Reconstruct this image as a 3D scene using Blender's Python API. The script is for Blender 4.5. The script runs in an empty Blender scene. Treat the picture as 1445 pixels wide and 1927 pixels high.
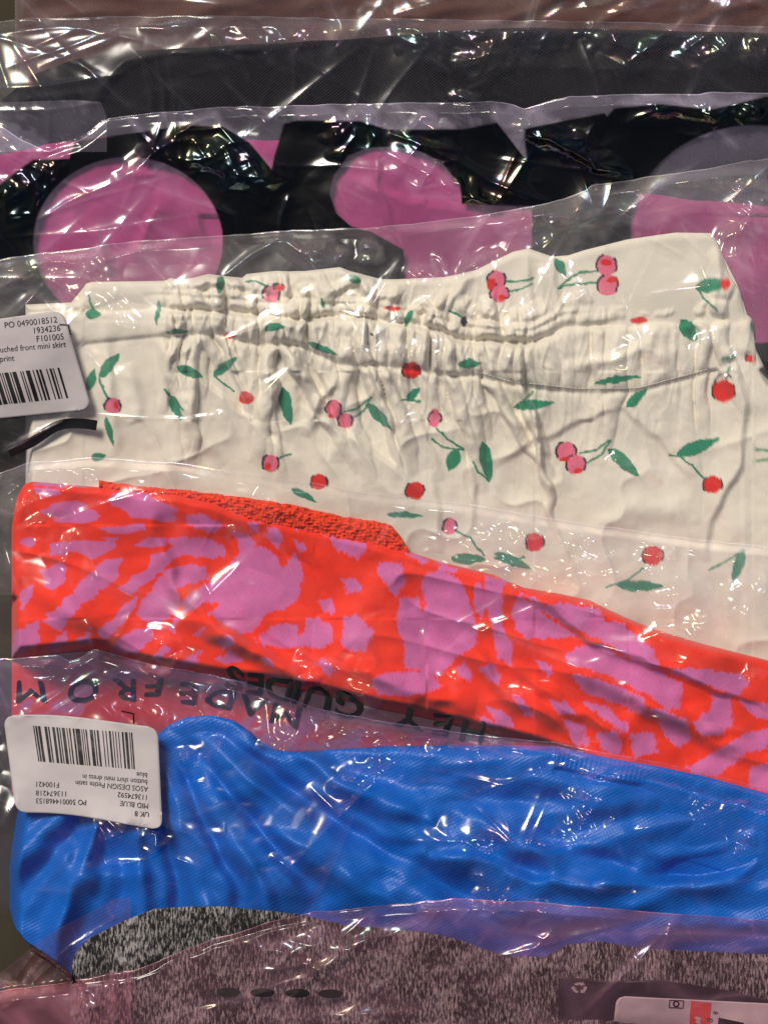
import bpy, math, random
import numpy as np

# ------------------------------------------------------------------ camera, sky, sun
S = 0.0003            # metres per photograph pixel on the mean plane of the pile
CU, CV = 722.5, 963.5
HP = 4300.0           # camera height above that plane, in the same pixel unit (1.29 m, a long-lens view)
scn = bpy.context.scene
col = scn.collection
cam_d = bpy.data.cameras.new('camera')
cam = bpy.data.objects.new('camera', cam_d)
col.objects.link(cam)
cam.location = (0, 0, HP * S)
cam_d.sensor_fit = 'HORIZONTAL'
cam_d.sensor_width = 36.0
cam_d.lens = 36.0 * HP / 1445.0
cam_d.clip_start = 0.01
cam_d.clip_end = 50.0
scn.camera = cam

SUN = np.array([-0.34, 0.56, 0.84])
SUN /= np.linalg.norm(SUN)
w = bpy.data.worlds.new('World')
scn.world = w
w.use_nodes = True
nt = w.node_tree
sky = nt.nodes.new('ShaderNodeTexSky')
sky.sky_type = 'NISHITA'
sky.sun_disc = False
sky.sun_elevation = math.asin(SUN[2])
sky.sun_rotation = math.atan2(SUN[0], SUN[1])
sky.dust_density = 3.0
nt.links.new(sky.outputs[0], nt.nodes['Background'].inputs[0])
nt.nodes['Background'].inputs[1].default_value = 0.05
sun_d = bpy.data.lights.new('sun', 'SUN')
sun_d.energy = 3.8
sun_d.angle = math.radians(18.0)
sun_d.color = (1.0, 0.93, 0.82)
sun = bpy.data.objects.new('sun', sun_d)
col.objects.link(sun)
from mathutils import Vector
sun.rotation_euler = Vector(SUN).to_track_quat('Z', 'Y').to_euler()
scn.view_settings.view_transform = 'Standard'
scn.view_settings.look = 'None'
scn.view_settings.exposure = -0.35
scn.view_settings.gamma = 1.0
scn.render.engine = 'CYCLES'
scn.cycles.transparent_max_bounces = 32
scn.cycles.max_bounces = 4
scn.cycles.diffuse_bounces = 2
scn.cycles.glossy_bounces = 2
scn.cycles.caustics_reflective = False
scn.cycles.caustics_refractive = False
scn.cycles.sample_clamp_indirect = 4.0

# ------------------------------------------------------------------ numeric helpers
RNG = np.random.RandomState(7)

def lin(r, g, b, k=1.0):
    o = []
    for c in (r, g, b):
        c = c / 255.0
        o.append((c / 12.92 if c <= 0.04045 else ((c + 0.055) / 1.055) ** 2.4) * k)
    return tuple(o)

STEP = 2.0
U0, U1, V0, V1 = -130.0, 1580.0, -150.0, 2110.0
gu = np.arange(U0, U1 + .1, STEP)
gv = np.arange(V0, V1 + .1, STEP)
GU, GV = np.meshgrid(gu, gv)           # rows = v

def samp(F, u, v):
    x = np.clip((np.asarray(u, float) - U0) / STEP, 0, len(gu) - 1.001)
    y = np.clip((np.asarray(v, float) - V0) / STEP, 0, len(gv) - 1.001)
    i = x.astype(int); j = y.astype(int)
    fx = x - i; fy = y - j
    return ((F[j, i] * (1 - fx) + F[j, i + 1] * fx) * (1 - fy)
            + (F[j + 1, i] * (1 - fx) + F[j + 1, i + 1] * fx) * fy)

_lat = {}
def noise(u, v, scale, seed=0):
    """smooth value noise in -1..1"""
    if seed not in _lat:
        _lat[seed] = np.random.RandomState(seed + 11).uniform(-1, 1, (257, 257)).astype(np.float32)
    L = _lat[seed]
    x = np.asarray(u) / scale + 1000.37; y = np.asarray(v) / scale + 1000.71
    i = np.floor(x).astype(int); j = np.floor(y).astype(int)
    fx = x - i; fy = y - j
    fx = fx * fx * fx * (fx * (fx * 6 - 15) + 10); fy = fy * fy * fy * (fy * (fy * 6 - 15) + 10)
    i &= 255; j &= 255
    return ((L[j, i] * (1 - fx) + L[j, i + 1] * fx) * (1 - fy)
            + (L[j + 1, i] * (1 - fx) + L[j + 1, i + 1] * fx) * fy)

def fbm(u, v, scale, oct=3, seed=0):
    a = 1.0; o = 0
    for k in range(oct):
        o = o + a * noise(u, v, scale / 2 ** k, seed + 3 * k)
        a *= .5
    return o

def tri(x):
    return 2 * np.abs(x - np.floor(x + .5))          # 0..1 triangle wave

def crumple(u, v, scale, seed, n=5):
    """creased facets: folded plane waves in several directions, bent by noise"""
    r = np.random.RandomState(seed)
    wu = u + scale * .55 * noise(u, v, scale * 1.6, seed % 40)
    wv = v + scale * .55 * noise(u, v, scale * 1.6, seed % 40 + 1)
    h = 0; tot = 0
    for k in range(n):
        a = r.uniform(0, math.pi); s = scale * r.uniform(.7, 2.2)
        amp = s / scale
        h = h + amp * tri((wu * math.cos(a) + wv * math.sin(a)) / s + r.rand())
        tot += amp
    return h / tot

def worley(u, v, scale, seed):
    """distance to second minus nearest cell point, in cells: flat-sided facets with sharp creases"""
    x = u / scale + 500.0; y = v / scale + 500.0
    i = np.floor(x).astype(int); j = np.floor(y).astype(int)
    R = np.random.RandomState(seed + 900).rand(2, 64, 64)
    f1 = np.full(np.shape(u), 9.0); f2 = f1.copy()
    for a in (-1, 0, 1):
        for b in (-1, 0, 1):
            ii = (i + a); jj = (j + b)
            px_ = ii + R[0][jj & 63, ii & 63]; py_ = jj + R[1][jj & 63, ii & 63]
            d = np.hypot(px_ - x, py_ - y)
            f2 = np.minimum(f2, np.maximum(f1, d)); f1 = np.minimum(f1, d)
    return f2 - f1

def blur(F, n, it=2):
    for _ in range(it):
        for ax in (0, 1):
            P = np.pad(F, [(n + 1, n) if a == ax else (0, 0) for a in (0, 1)], mode='edge')
            C = np.cumsum(P, axis=ax)
            L = F.shape[ax]
            F = (np.take(C, np.arange(2 * n + 1, 2 * n + 1 + L), axis=ax) - np.take(C, np.arange(0, L), axis=ax)) / (2 * n + 1)
    return F

def tent(F, slope):
    """smallest surface above F that never falls faster than slope"""
    F = F.copy()
    for st in (1, 2, 4, 8, 16, 8, 4, 2, 1):
        for dy, dx in ((0, 1), (1, 0), (1, 1), (1, -1)):
            for sg in (1, -1):
                d = math.hypot(dx, dy) * st * STEP * slope
                a, b = dy * st * sg, dx * st * sg
                ys = slice(max(a, 0), F.shape[0] + min(a, 0)); yd = slice(max(-a, 0), F.shape[0] + min(-a, 0))
                xs = slice(max(b, 0), F.shape[1] + min(b, 0)); xd = slice(max(-b, 0), F.shape[1] + min(-b, 0))
                np.maximum(F[yd, xd], F[ys, xs] - d, out=F[yd, xd])
    return F

def sstep(a, b, x):
    t = np.clip((x - a) / (b - a), 0, 1)
    return t * t * (3 - 2 * t)

def curve(pts, sm=6, wob=0.0, seed=0):
    p = np.array(pts, float)
    xs = np.arange(-200, 1660, 1.0)
    ys = np.interp(xs, p[:, 0], p[:, 1])
    if sm:
        P = np.pad(ys, sm, mode='edge')
        for _ in range(2):
            C = np.cumsum(np.pad(P, (1, 0)))
            k = sm + 1 if sm % 2 == 0 else sm
            P = np.convolve(P, np.ones(k) / k, mode='same')
        ys = P[sm:-sm]
    if wob:
        ys = ys + wob * fbm(xs, xs * 0 + seed * 13.7, 60, 3, seed)
    return lambda u: np.interp(u, xs, ys)

def pdist(u, v, pts):
    """distance, signed distance and 0..1 position along a polyline"""
    p = np.array(pts, float)
    seg = p[1:] - p[:-1]
    L = np.maximum(np.hypot(seg[:, 0], seg[:, 1]), 1e-6)
    cum = np.concatenate([[0], np.cumsum(L)])
    best = np.full(np.shape(u), 1e9); sd = np.zeros(np.shape(u)); par = np.zeros(np.shape(u))
    for k in range(len(seg)):
        dx = u - p[k, 0]; dy = v - p[k, 1]
        t = np.clip((dx * seg[k, 0] + dy * seg[k, 1]) / L[k] ** 2, 0, 1)
        ex = dx - t * seg[k, 0]; ey = dy - t * seg[k, 1]
        d = np.hypot(ex, ey)
        m = d < best
        best = np.where(m, d, best)
        sd = np.where(m, np.sign(seg[k, 0] * dy - seg[k, 1] * dx) * d, sd)
        par = np.where(m, (cum[k] + t * L[k]) / cum[-1], par)
    return best, sd, par

def inpoly(u, v, poly):
    p = np.array(poly, float); c = np.zeros(np.shape(u), bool)
    j = len(p) - 1
    for i in range(len(p)):
        yi, yj = p[i, 1], p[j, 1]
        if yi != yj:
            m = ((yi > v) != (yj > v)) & (u < (p[j, 0] - p[i, 0]) * (v - yi) / (yj - yi) + p[i, 0])
            c ^= m
        j = i
    return c
def win(pts, R):
    p = np.array(pts, float)
    i0 = int(max(0, (p[:, 0].min() - R - U0) // STEP)); i1 = int(min(len(gu), (p[:, 0].max() + R - U0) // STEP + 2))
    j0 = int(max(0, (p[:, 1].min() - R - V0) // STEP)); j1 = int(min(len(gv), (p[:, 1].max() + R - V0) // STEP + 2))
    return slice(j0, max(j1, j0)), slice(i0, max(i1, i0))

FS = 1.0
def add_fold(F, pts, amp, width, kind='ridge', wob=4.0, seed=1, fade=.25):
    W = win(pts, abs(width) * (16 if kind == 'step' else 5) + 10)
    u = GU[W]; v = GV[W]
    if u.size == 0: return
    ns = 80 if kind == 'crease' else 34
    uu = u + wob * noise(u, v, ns, seed); vv = v + wob * noise(u, v, ns, seed + 1)
    d, sd, t = pdist(uu, vv, pts)
    tap = np.clip(np.minimum(t, 1 - t) / fade, 0, 1) if fade > 0 else 1.0
    tap = tap ** .7 if fade > 0 else 1.0
    if kind == 'ridge':
        h = np.exp(-(d / width) ** 2)
    elif kind == 'crease':
        h = np.exp(-d / width)
    elif kind == 'lap':
        h = np.where(sd > 0, np.exp(-d / (width * 2.6)), np.exp(-(d / (width * .55)) ** 2))
    elif kind == 'step':                      # cloth lapped over: high on one side, falls away behind
        h = .55 * np.where(sd > -3, np.exp(-np.clip(d - 8, 0, None) / (width * 4.5)) * sstep(-3, 13.0, sd), 0)
    else:
        h = 0
    F[W] += amp * tap * h * (FS if kind != 'crease' else 1.0)

def add_patch(F, cu, cv, ru, rv, ang=0, amp=4, scale=16, seed=3):
    ru *= 1.2; rv *= 1.2
    R = max(ru, rv) * 1.5
    W = win([(cu - R, cv - R), (cu + R, cv + R)], 0)
    u = GU[W]; v = GV[W]
    if u.size == 0: return
    a = math.radians(ang)
    x = ((u - cu) * math.cos(a) + (v - cv) * math.sin(a)) / ru
    y = (-(u - cu) * math.sin(a) + (v - cv) * math.cos(a)) / rv
    r = np.sqrt(x * x + y * y) + .3 * noise(u, v, 18, seed)
    m = sstep(1.15, .35, r)
    lu, lv = x * ru, y * rv
    st = min(3.0, max(ru, rv) / min(ru, rv)) ** .8
    if ru > rv: lu = lu / st
    else: lv = lv / st
    wu = lu + scale * .5 * noise(lu, lv, scale * 2.0, seed); wv = lv + scale * .5 * noise(lu, lv, scale * 2.0, seed + 1)
    s1 = scale * 3.4
    h = .45 * s1 * worley(wu, wv, s1 * 1.2, seed) + s1 * 1.2 * crumple(lu, lv, s1 * 1.3, seed * 7 + 1, 3)
    F[W] += .021 * amp * m * h

def world(u, v, z):
    k = (1 - z / HP) * S
    return np.stack([(u - CU) * k, (CV - v) * k, z * S], -1)

# ------------------------------------------------------------------ object helpers
def link(o, parent=None, **props):
    col.objects.link(o)
    if parent is not None: o.parent = parent
    for k, x in props.items(): o[k] = x
    return o

def raw_mesh(name, verts, quads, mat, smooth=True, attrs=None, tris=None):
    me = bpy.data.meshes.new(name)
    verts = np.asarray(verts, np.float32).reshape(-1, 3)
    quads = np.asarray(quads, np.int32).reshape(-1, 4) if quads is not None else np.zeros((0, 4), np.int32)
    tris = np.asarray(tris, np.int32).reshape(-1, 3) if tris is not None else np.zeros((0, 3), np.int32)
    me.vertices.add(len(verts)); me.vertices.foreach_set('co', verts.ravel())
    nl = quads.size + tris.size
    me.loops.add(nl)
    me.loops.foreach_set('vertex_index', np.concatenate([quads.ravel(), tris.ravel()]))
    npoly = len(quads) + len(tris)
    me.polygons.add(npoly)
    st = np.concatenate([np.arange(len(quads)) * 4, quads.size + np.arange(len(tris)) * 3]).astype(np.int32)
    me.polygons.foreach_set('loop_start', st)
    me.update(calc_edges=True)
    me.polygons.foreach_set('use_smooth', np.full(npoly, smooth))
    for nm, (ty, data) in (attrs or {}).items():
        a = me.attributes.new(nm, ty, 'POINT')
        key = {'FLOAT': 'value', 'FLOAT_VECTOR': 'vector', 'FLOAT_COLOR': 'color'}[ty]
        a.data.foreach_set(key, np.asarray(data, np.float32).ravel())
    if mat: me.materials.append(mat)
    return me

def mesh_obj(name, me, parent=None, **props):
    return link(bpy.data.objects.new(name, me), parent, **props)

def empty(name, u, v, z, label, cat, group=None):
    o = bpy.data.objects.new(name, None)
    o.empty_display_size = .02
    col.objects.link(o)
    o['label'] = label; o['category'] = cat
    if group: o['group'] = group
    return o

def gridq(nr, nc, off=0):
    i = np.arange(nr * nc).reshape(nr, nc) + off
    return np.stack([i[:-1, :-1], i[1:, :-1], i[1:, 1:], i[:-1, 1:]], -1).reshape(-1, 4)

def sheet_uv(top, bot, uL, uR, du, dv_rows):
    us = np.arange(uL, uR + .1, du)
    t = np.linspace(0, 1, dv_rows)[:, None]
    a = top(us)[None]; b = bot(us)[None]
    return np.repeat(us[None], dv_rows, 0), a + (b - a) * t

def sheet(name, u, v, z, mat, parent=None, attrs=None, px=True, **props):
    A = dict(attrs or {})
    A['px'] = ('FLOAT_VECTOR', np.stack([u, v, z * 0], -1) / 100.0)
    A['film'] = film_attr(u, v)
    me = raw_mesh(name, world(u, v, z), gridq(*u.shape), mat, True, A)
    return mesh_obj(name, me, parent, **props)

def solid(name, u, v, zt, zb, mat, parent=None, attrs=None, **props):
    """closed body: fine upper side, coarser underside joined along the rim"""
    nr, nc = u.shape
    vt = world(u, v, zt).reshape(-1, 3)
    q = gridq(nr, nc)
    # rim skirt down to the underside and one coarse sheet for the underside
    idx = np.arange(nr * nc).reshape(nr, nc)
    rim = np.concatenate([idx[0, :-1], idx[:-1, -1], idx[-1, :0:-1], idx[:0:-1, 0]])
    uf, vf, zf = u.ravel(), v.ravel(), np.minimum(zb, zt - .2).ravel()
    vr = world(uf[rim], vf[rim], zf[rim])
    n0 = len(vt); m = len(rim)
    k = np.arange(m)
    qs = np.stack([rim[k], rim[(k + 1) % m], n0 + (k + 1) % m, n0 + k], -1)
    rs = np.unique(np.linspace(0, nr - 1, 24).astype(int)); cs = np.unique(np.linspace(0, nc - 1, 50).astype(int))
    vb = world(u[np.ix_(rs, cs)], v[np.ix_(rs, cs)], np.minimum(zb, zt - .2)[np.ix_(rs, cs)]).reshape(-1, 3)
    qb = gridq(len(rs), len(cs), n0 + m)[:, ::-1]
    verts = np.concatenate([vt, vr, vb])
    pu = np.concatenate([uf, uf[rim], u[np.ix_(rs, cs)].ravel()]); pv = np.concatenate([vf, vf[rim], v[np.ix_(rs, cs)].ravel()])
    A = {'px': ('FLOAT_VECTOR', np.stack([pu, pv, pu * 0], -1) / 100.0)}
    for nm, (ty, d) in (attrs or {}).items():
        d = np.asarray(d).reshape(nr * nc, -1)
        A[nm] = (ty, np.concatenate([d, d[rim], d.reshape(nr, nc, -1)[np.ix_(rs, cs)].reshape(-1, d.shape[1])]))
    me = raw_mesh(name, verts, np.concatenate([q, qs, qb]), mat, True, A)
    return mesh_obj(name, me, parent, **props)

# ------------------------------------------------------------------ materials
def new_mat(name):
    m = bpy.data.materials.new(name); m.use_nodes = True
    n = m.node_tree; n.nodes.clear()
    out = n.nodes.new('ShaderNodeOutputMaterial')
    return m, n, out

def N(n, ty, **kw):
    x = n.nodes.new(ty)
    for k, val in kw.items():
        if k.startswith('_'): setattr(x, k[1:], val)
        else: x.inputs[k].default_value = val
    return x

def px_coord(n):
    return N(n, 'ShaderNodeAttribute', _attribute_name='px').outputs['Vector']

def mapping(n, src, scale=(1, 1, 1), rot=0.0):
    m = N(n, 'ShaderNodeMapping'); n.links.new(src, m.inputs['Vector'])
    m.inputs['Scale'].default_value = scale; m.inputs['Rotation'].default_value = (0, 0, rot)
    return m.outputs['Vector']

def math_node(n, op, a, b=None, c=None):
    m = N(n, 'ShaderNodeMath', _operation=op)
    for k, x in enumerate((a, b, c)):
        if x is None: continue
        if isinstance(x, (int, float)): m.inputs[k].default_value = x
        else: n.links.new(x, m.inputs[k])
    return m.outputs[0]

def film_mat(name, haze=(.09, .085, .095), clear=.86, tint=(1, 1, 1), ink=None, rough=.19):
    """clear polypropylene: light passes straight through, a little scatters, a thin interference coat mirrors"""
    m, n, out = new_mat(name)
    pr = N(n, 'ShaderNodeBsdfPrincipled')
    pr.inputs['Base Color'].default_value = (0, 0, 0, 1)
    pr.inputs['Roughness'].default_value = rough
    pr.inputs['IOR'].default_value = 1.5
    pr.inputs['Thin Film IOR'].default_value = 1.585
    th = N(n, 'ShaderNodeAttribute', _attribute_name='film')           # x: film gauge in nm, y: haze
    sp = N(n, 'ShaderNodeSeparateXYZ'); n.links.new(th.outputs['Vector'], sp.inputs[0])
    n.links.new(math_node(n, 'MULTIPLY', sp.outputs[0], 1000.0), pr.inputs['Thin Film Thickness'])
    hc = N(n, 'ShaderNodeVectorMath', _operation='SCALE'); hc.inputs[0].default_value = haze
    n.links.new(sp.outputs[1], hc.inputs['Scale'])
    df = N(n, 'ShaderNodeBsdfDiffuse'); n.links.new(hc.outputs[0], df.inputs['Color'])
    tp = N(n, 'ShaderNodeBsdfTransparent'); tp.inputs['Color'].default_value = tuple(c * clear for c in tint) + (1,)
    a1 = N(n, 'ShaderNodeAddShader'); n.links.new(df.outputs[0], a1.inputs[0]); n.links.new(tp.outputs[0], a1.inputs[1])
    if ink:
        at = N(n, 'ShaderNodeAttribute', _attribute_name='ink')
        bl = N(n, 'ShaderNodeBsdfDiffuse'); bl.inputs['Color'].default_value = ink + (1,)
        mx = N(n, 'ShaderNodeMixShader'); n.links.new(at.outputs['Fac'], mx.inputs[0])
        n.links.new(a1.outputs[0], mx.inputs[1]); n.links.new(bl.outputs[0], mx.inputs[2])
        a1 = mx
    a2 = N(n, 'ShaderNodeAddShader'); n.links.new(a1.outputs[0], a2.inputs[0]); n.links.new(pr.outputs[0], a2.inputs[1])
    n.links.new(a2.outputs[0], out.inputs['Surface'])
    return m

XF = np.zeros(GU.shape)          # how strongly the current film is crumpled
def film_attr(u, v):
    m = sstep(1.0, 5.0, samp(XF, u, v))
    th = m * (.30 + .12 * noise(u, v, 60, 7) + .04 * noise(u, v, 24, 6))
    scuff = sstep(.45, .8, noise(u * .5 + v * .25, v * 3 - u * 1.5, 16, 9)) + sstep(.5, .85, noise(u * 2.6 - v, v * .4 + u * .2, 18, 10))
    hz = np.clip(1 + .35 * fbm(u, v, 160, 3, 8) + .5 * scuff * (noise(u, v, 70, 12) > -.1) + 1.2 * m, .3, 3.2)
    return ('FLOAT_VECTOR', np.stack([np.clip(th, 0, .9), hz, u * 0], -1))

def cloth_mat(name, color=None, attr=None, rough=.85, sheen=.2, weave=60.0, wang=0.0, wbump=.15, mottle=.08, spec=.2, kind='plain'):
    m, n, out = new_mat(name)
    co = px_coord(n)
    pr = N(n, 'ShaderNodeBsdfPrincipled')
    pr.inputs['Roughness'].default_value = rough
    pr.inputs['Specular IOR Level'].default_value = spec
    pr.inputs['Sheen Weight'].default_value = sheen
    pr.inputs['Sheen Roughness'].default_value = .5
    if attr:
        c = N(n, 'ShaderNodeAttribute', _attribute_name=attr).outputs['Color']
    else:
        r = N(n, 'ShaderNodeRGB'); r.outputs[0].default_value = color + (1,); c = r.outputs[0]
    # thread-level mottling
    m1 = mapping(n, co, (weave * .25, weave, 1), wang)
    n1 = N(n, 'ShaderNodeTexNoise', Scale=1.0, Detail=2.0); n.links.new(m1, n1.inputs['Vector'])
    m2 = mapping(n, co, (weave, weave * .25, 1), wang)
    n2 = N(n, 'ShaderNodeTexNoise', Scale=1.0, Detail=2.0); n.links.new(m2, n2.inputs['Vector'])
    s = math_node(n, 'ADD', n1.outputs['Fac'], n2.outputs['Fac'])
    k = math_node(n, 'MULTIPLY_ADD', math_node(n, 'SUBTRACT', s, 1.0), mottle * 6, 1.0)
    height = s
    if kind == 'twill':
        wv = N(n, 'ShaderNodeTexWave', _wave_type='BANDS', _bands_direction='X', Scale=weave * .16, Distortion=1.2, Detail=2.0)
        wv.inputs['Detail Scale'].default_value = 1.5
        n.links.new(mapping(n, co, (1, 1, 1), wang), wv.inputs['Vector'])
        height = math_node(n, 'MULTIPLY_ADD', s, .6, wv.outputs['Fac'])
        k = math_node(n, 'MULTIPLY', k, math_node(n, 'MULTIPLY_ADD', wv.outputs['Fac'], .5, .75))
    if kind == 'satin':
        wv = N(n, 'ShaderNodeTexWave', _wave_type='BANDS', _bands_direction='X', Scale=5.2, Distortion=1.5, Detail=2.0)
        n.links.new(mapping(n, co, (1, 1, 1), wang), wv.inputs['Vector'])
        w2 = N(n, 'ShaderNodeTexWave', _wave_type='BANDS', _bands_direction='Y', Scale=5.2, Distortion=1.5, Detail=2.0)
        n.links.new(mapping(n, co, (1, 1, 1), wang), w2.inputs['Vector'])
        dots = math_node(n, 'MULTIPLY_ADD', w2.outputs['Fac'], .3, math_node(n, 'MULTIPLY', wv.outputs['Fac'], .7))
        height = math_node(n, 'MULTIPLY_ADD', s, .3, dots)
        k = math_node(n, 'MULTIPLY', k, math_node(n, 'MULTIPLY_ADD', dots, .36, .80))
    if kind == 'knit':
        mk = mapping(n, co, (25, 6, 1), 0.12)
        f1 = N(n, 'ShaderNodeTexNoise', Scale=1.0, Detail=3.0, Roughness=.7); n.links.new(mk, f1.inputs['Vector'])
        f2 = N(n, 'ShaderNodeTexNoise', Scale=1.4, Detail=3.0); n.links.new(co, f2.inputs['Vector'])
        fl = math_node(n, 'ADD', f1.outputs['Fac'], math_node(n, 'MULTIPLY_ADD', f2.outputs['Fac'], .35, -.17))
        rp = N(n, 'ShaderNodeValToRGB'); n.links.new(fl, rp.inputs['Fac'])
        rp.color_ramp.elements[0].position = .47; rp.color_ramp.elements[0].color = (.012, .011, .012, 1)
        rp.color_ramp.elements[1].position = .63; rp.color_ramp.elements[1].color = (.36, .33, .32, 1)
        c = rp.outputs['Color']
        height = math_node(n, 'MULTIPLY_ADD', f1.outputs['Fac'], 1.2, s)
    mu = N(n, 'ShaderNodeVectorMath', _operation='SCALE'); n.links.new(c, mu.inputs[0]); n.links.new(k, mu.inputs['Scale'])
    n.links.new(mu.outputs[0], pr.inputs['Base Color'])
    bp = N(n, 'ShaderNodeBump', Strength=wbump, Distance=.0006); n.links.new(height, bp.inputs['Height'])
    n.links.new(bp.outputs[0], pr.inputs['Normal'])
    n.links.new(pr.outputs[0], out.inputs['Surface'])
    return m

def plain_mat(name, color, rough=.5, spec=.5, noise_amt=.0, scale=40):
    m, n, out = new_mat(name)
    pr = N(n, 'ShaderNodeBsdfPrincipled'); pr.inputs['Roughness'].default_value = rough
    pr.inputs['Specular IOR Level'].default_value = spec
    tc = N(n, 'ShaderNodeTexCoord')
    no = N(n, 'ShaderNodeTexNoise', Scale=float(scale), Detail=5.0); n.links.new(tc.outputs['Object'], no.inputs['Vector'])
    k = math_node(n, 'MULTIPLY_ADD', math_node(n, 'SUBTRACT', no.outputs['Fac'], .5), noise_amt * 2, 1.0)
    mu = N(n, 'ShaderNodeVectorMath', _operation='SCALE'); mu.inputs[0].default_value = color; n.links.new(k, mu.inputs['Scale'])
    n.links.new(mu.outputs[0], pr.inputs['Base Color'])
    n.links.new(pr.outputs[0], out.inputs['Surface'])
    return m

M_table = plain_mat('olive_board', lin(60, 54, 41), .8, .2, .4, 30)
M_brown = cloth_mat('brown_twill', color=lin(88, 50, 38), rough=.6, weave=46, wang=.6, wbump=.35, mottle=.06, kind='twill')
M_denim = cloth_mat('black_denim', color=lin(21, 18, 19), rough=.9, weave=42, wang=-.9, wbump=.9, mottle=.14, kind='twill', sheen=.1)
M_pink = cloth_mat('pink_cotton', color=lin(168, 58, 118), rough=.8, weave=40, wbump=.12, mottle=.03)
M_skirt = cloth_mat('white_print_cotton', attr='col', rough=.85, weave=55, wbump=.10, mottle=.02, sheen=.25)
M_red = cloth_mat('red_pink_print', attr='col', rough=.75, weave=55, wbump=.14, mottle=.05, sheen=.15)
M_lace = cloth_mat('orange_lace', color=lin(238, 66, 24), rough=.8, weave=30, wbump=.8, mottle=.12)
M_blue = cloth_mat('blue_satin', color=(.0, .125, .56), rough=.42, weave=50, wang=-1.1, wbump=.22, mottle=.05, spec=.3, kind='satin', sheen=.0)
M_knit = cloth_mat('grey_melange_knit', color=(.1, .1, .1), rough=.95, weave=40, wbump=.8, mottle=.08, kind='knit')
M_label = plain_mat('label_paper', lin(190, 180, 181), .55, .4, .03, 60)
M_print = plain_mat('black_print', (.006, .006, .007), .5, .4)
M_dark = plain_mat('dark_sleeve', lin(40, 33, 38), .4, .5, .5, 30)
M_oval = plain_mat('oval_print', lin(52, 41, 44), .6, .3, .5, 120)
M_redstripe = plain_mat('red_print', lin(215, 70, 60), .5, .4, .1)
M_greyprint = plain_mat('pale_print', lin(170, 160, 165), .5, .4, .1)

F_brown = film_mat('film_brown', haze=(.02, .018, .02), clear=.92)
F_denim = film_mat('film_denim', haze=(.010, .009, .011), clear=.93)
F_polka = film_mat('film_polka', haze=(.045, .038, .05), clear=.90, ink=(.003, .0028, .0028), rough=.16)
F_skirt = film_mat('film_skirt', haze=(.03, .027, .027), clear=.93)
F_red = film_mat('film_red', haze=(.014, .012, .014), clear=.94)
F_flap = film_mat('film_flap', haze=(.06, .042, .055), clear=.66, tint=(1, .93, .97), ink=(.006, .005, .006))
F_blue = film_mat('film_blue', haze=(.008, .006, .012), clear=.93)
F_knit = film_mat('film_knit', haze=(.034, .016, .021), clear=.88, tint=(1, .84, .87))  # pink reflection of the surroundings painted into the haze and tint

# ------------------------------------------------------------------ table
ZF = -110.0
tw, th_ = 3400, 3600
me = bpy.data.meshes.new('tabletop')
x0, x1, y0, y1 = -tw * S / 2, tw * S / 2, -th_ * S / 2, th_ * S / 2
zt, zb_ = ZF * S, ZF * S - .03
me.from_pydata([(x0, y0, zt), (x1, y0, zt), (x1, y1, zt), (x0, y1, zt), (x0, y0, zb_), (x1, y0, zb_), (x1, y1, zb_), (x0, y1, zb_)], [],
               [(0, 1, 2, 3), (7, 6, 5, 4), (0, 4, 5, 1), (1, 5, 6, 2), (2, 6, 7, 3), (3, 7, 4, 0)])
me.materials.append(M_table)
mesh_obj('tabletop', me, kind='structure', label='olive board under the pile of bagged clothes', category='table')

T = np.full(GU.shape, ZF)         # running upper surface of the pile

def garment_field(top, bot, uL, uR, c, slope, folds_fn, r=26, min_th=9, left_pts=None):
    """height of a folded garment over the pile, plus its underside"""
    tv = top(GU); bv = bot(GU)
    zt = c - slope * (GV - np.minimum(tv, tv.mean() * 0 + blur(tv, 40, 1)))
    zt = folds_fn(zt)
    zb = T + 2.0
    zt = np.maximum(zt, zb + min_th)
    us = np.linspace(uL, uR, 260)
    rim = np.stack([us, top(us)], -1)
    W = np.abs(GV - tv) < r * 4
    d = np.full(GU.shape, 1e3)
    if W.any():
        d[W] = pdist(GU[W], GV[W], rim)[0]
    d = np.minimum(d, np.minimum(GU - uL, uR - GU))
    inside = (GV >= tv) & (GV <= bv) & (GU >= uL) & (GU <= uR)
    d = np.where(inside, d, 0)
    e = np.clip(d / r, 0, 1)
    prof = np.sqrt(np.clip(1 - (1 - e) ** 2, 0, 1))
    z = zb + (zt - zb) * prof
    return z, zb, inside

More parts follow.
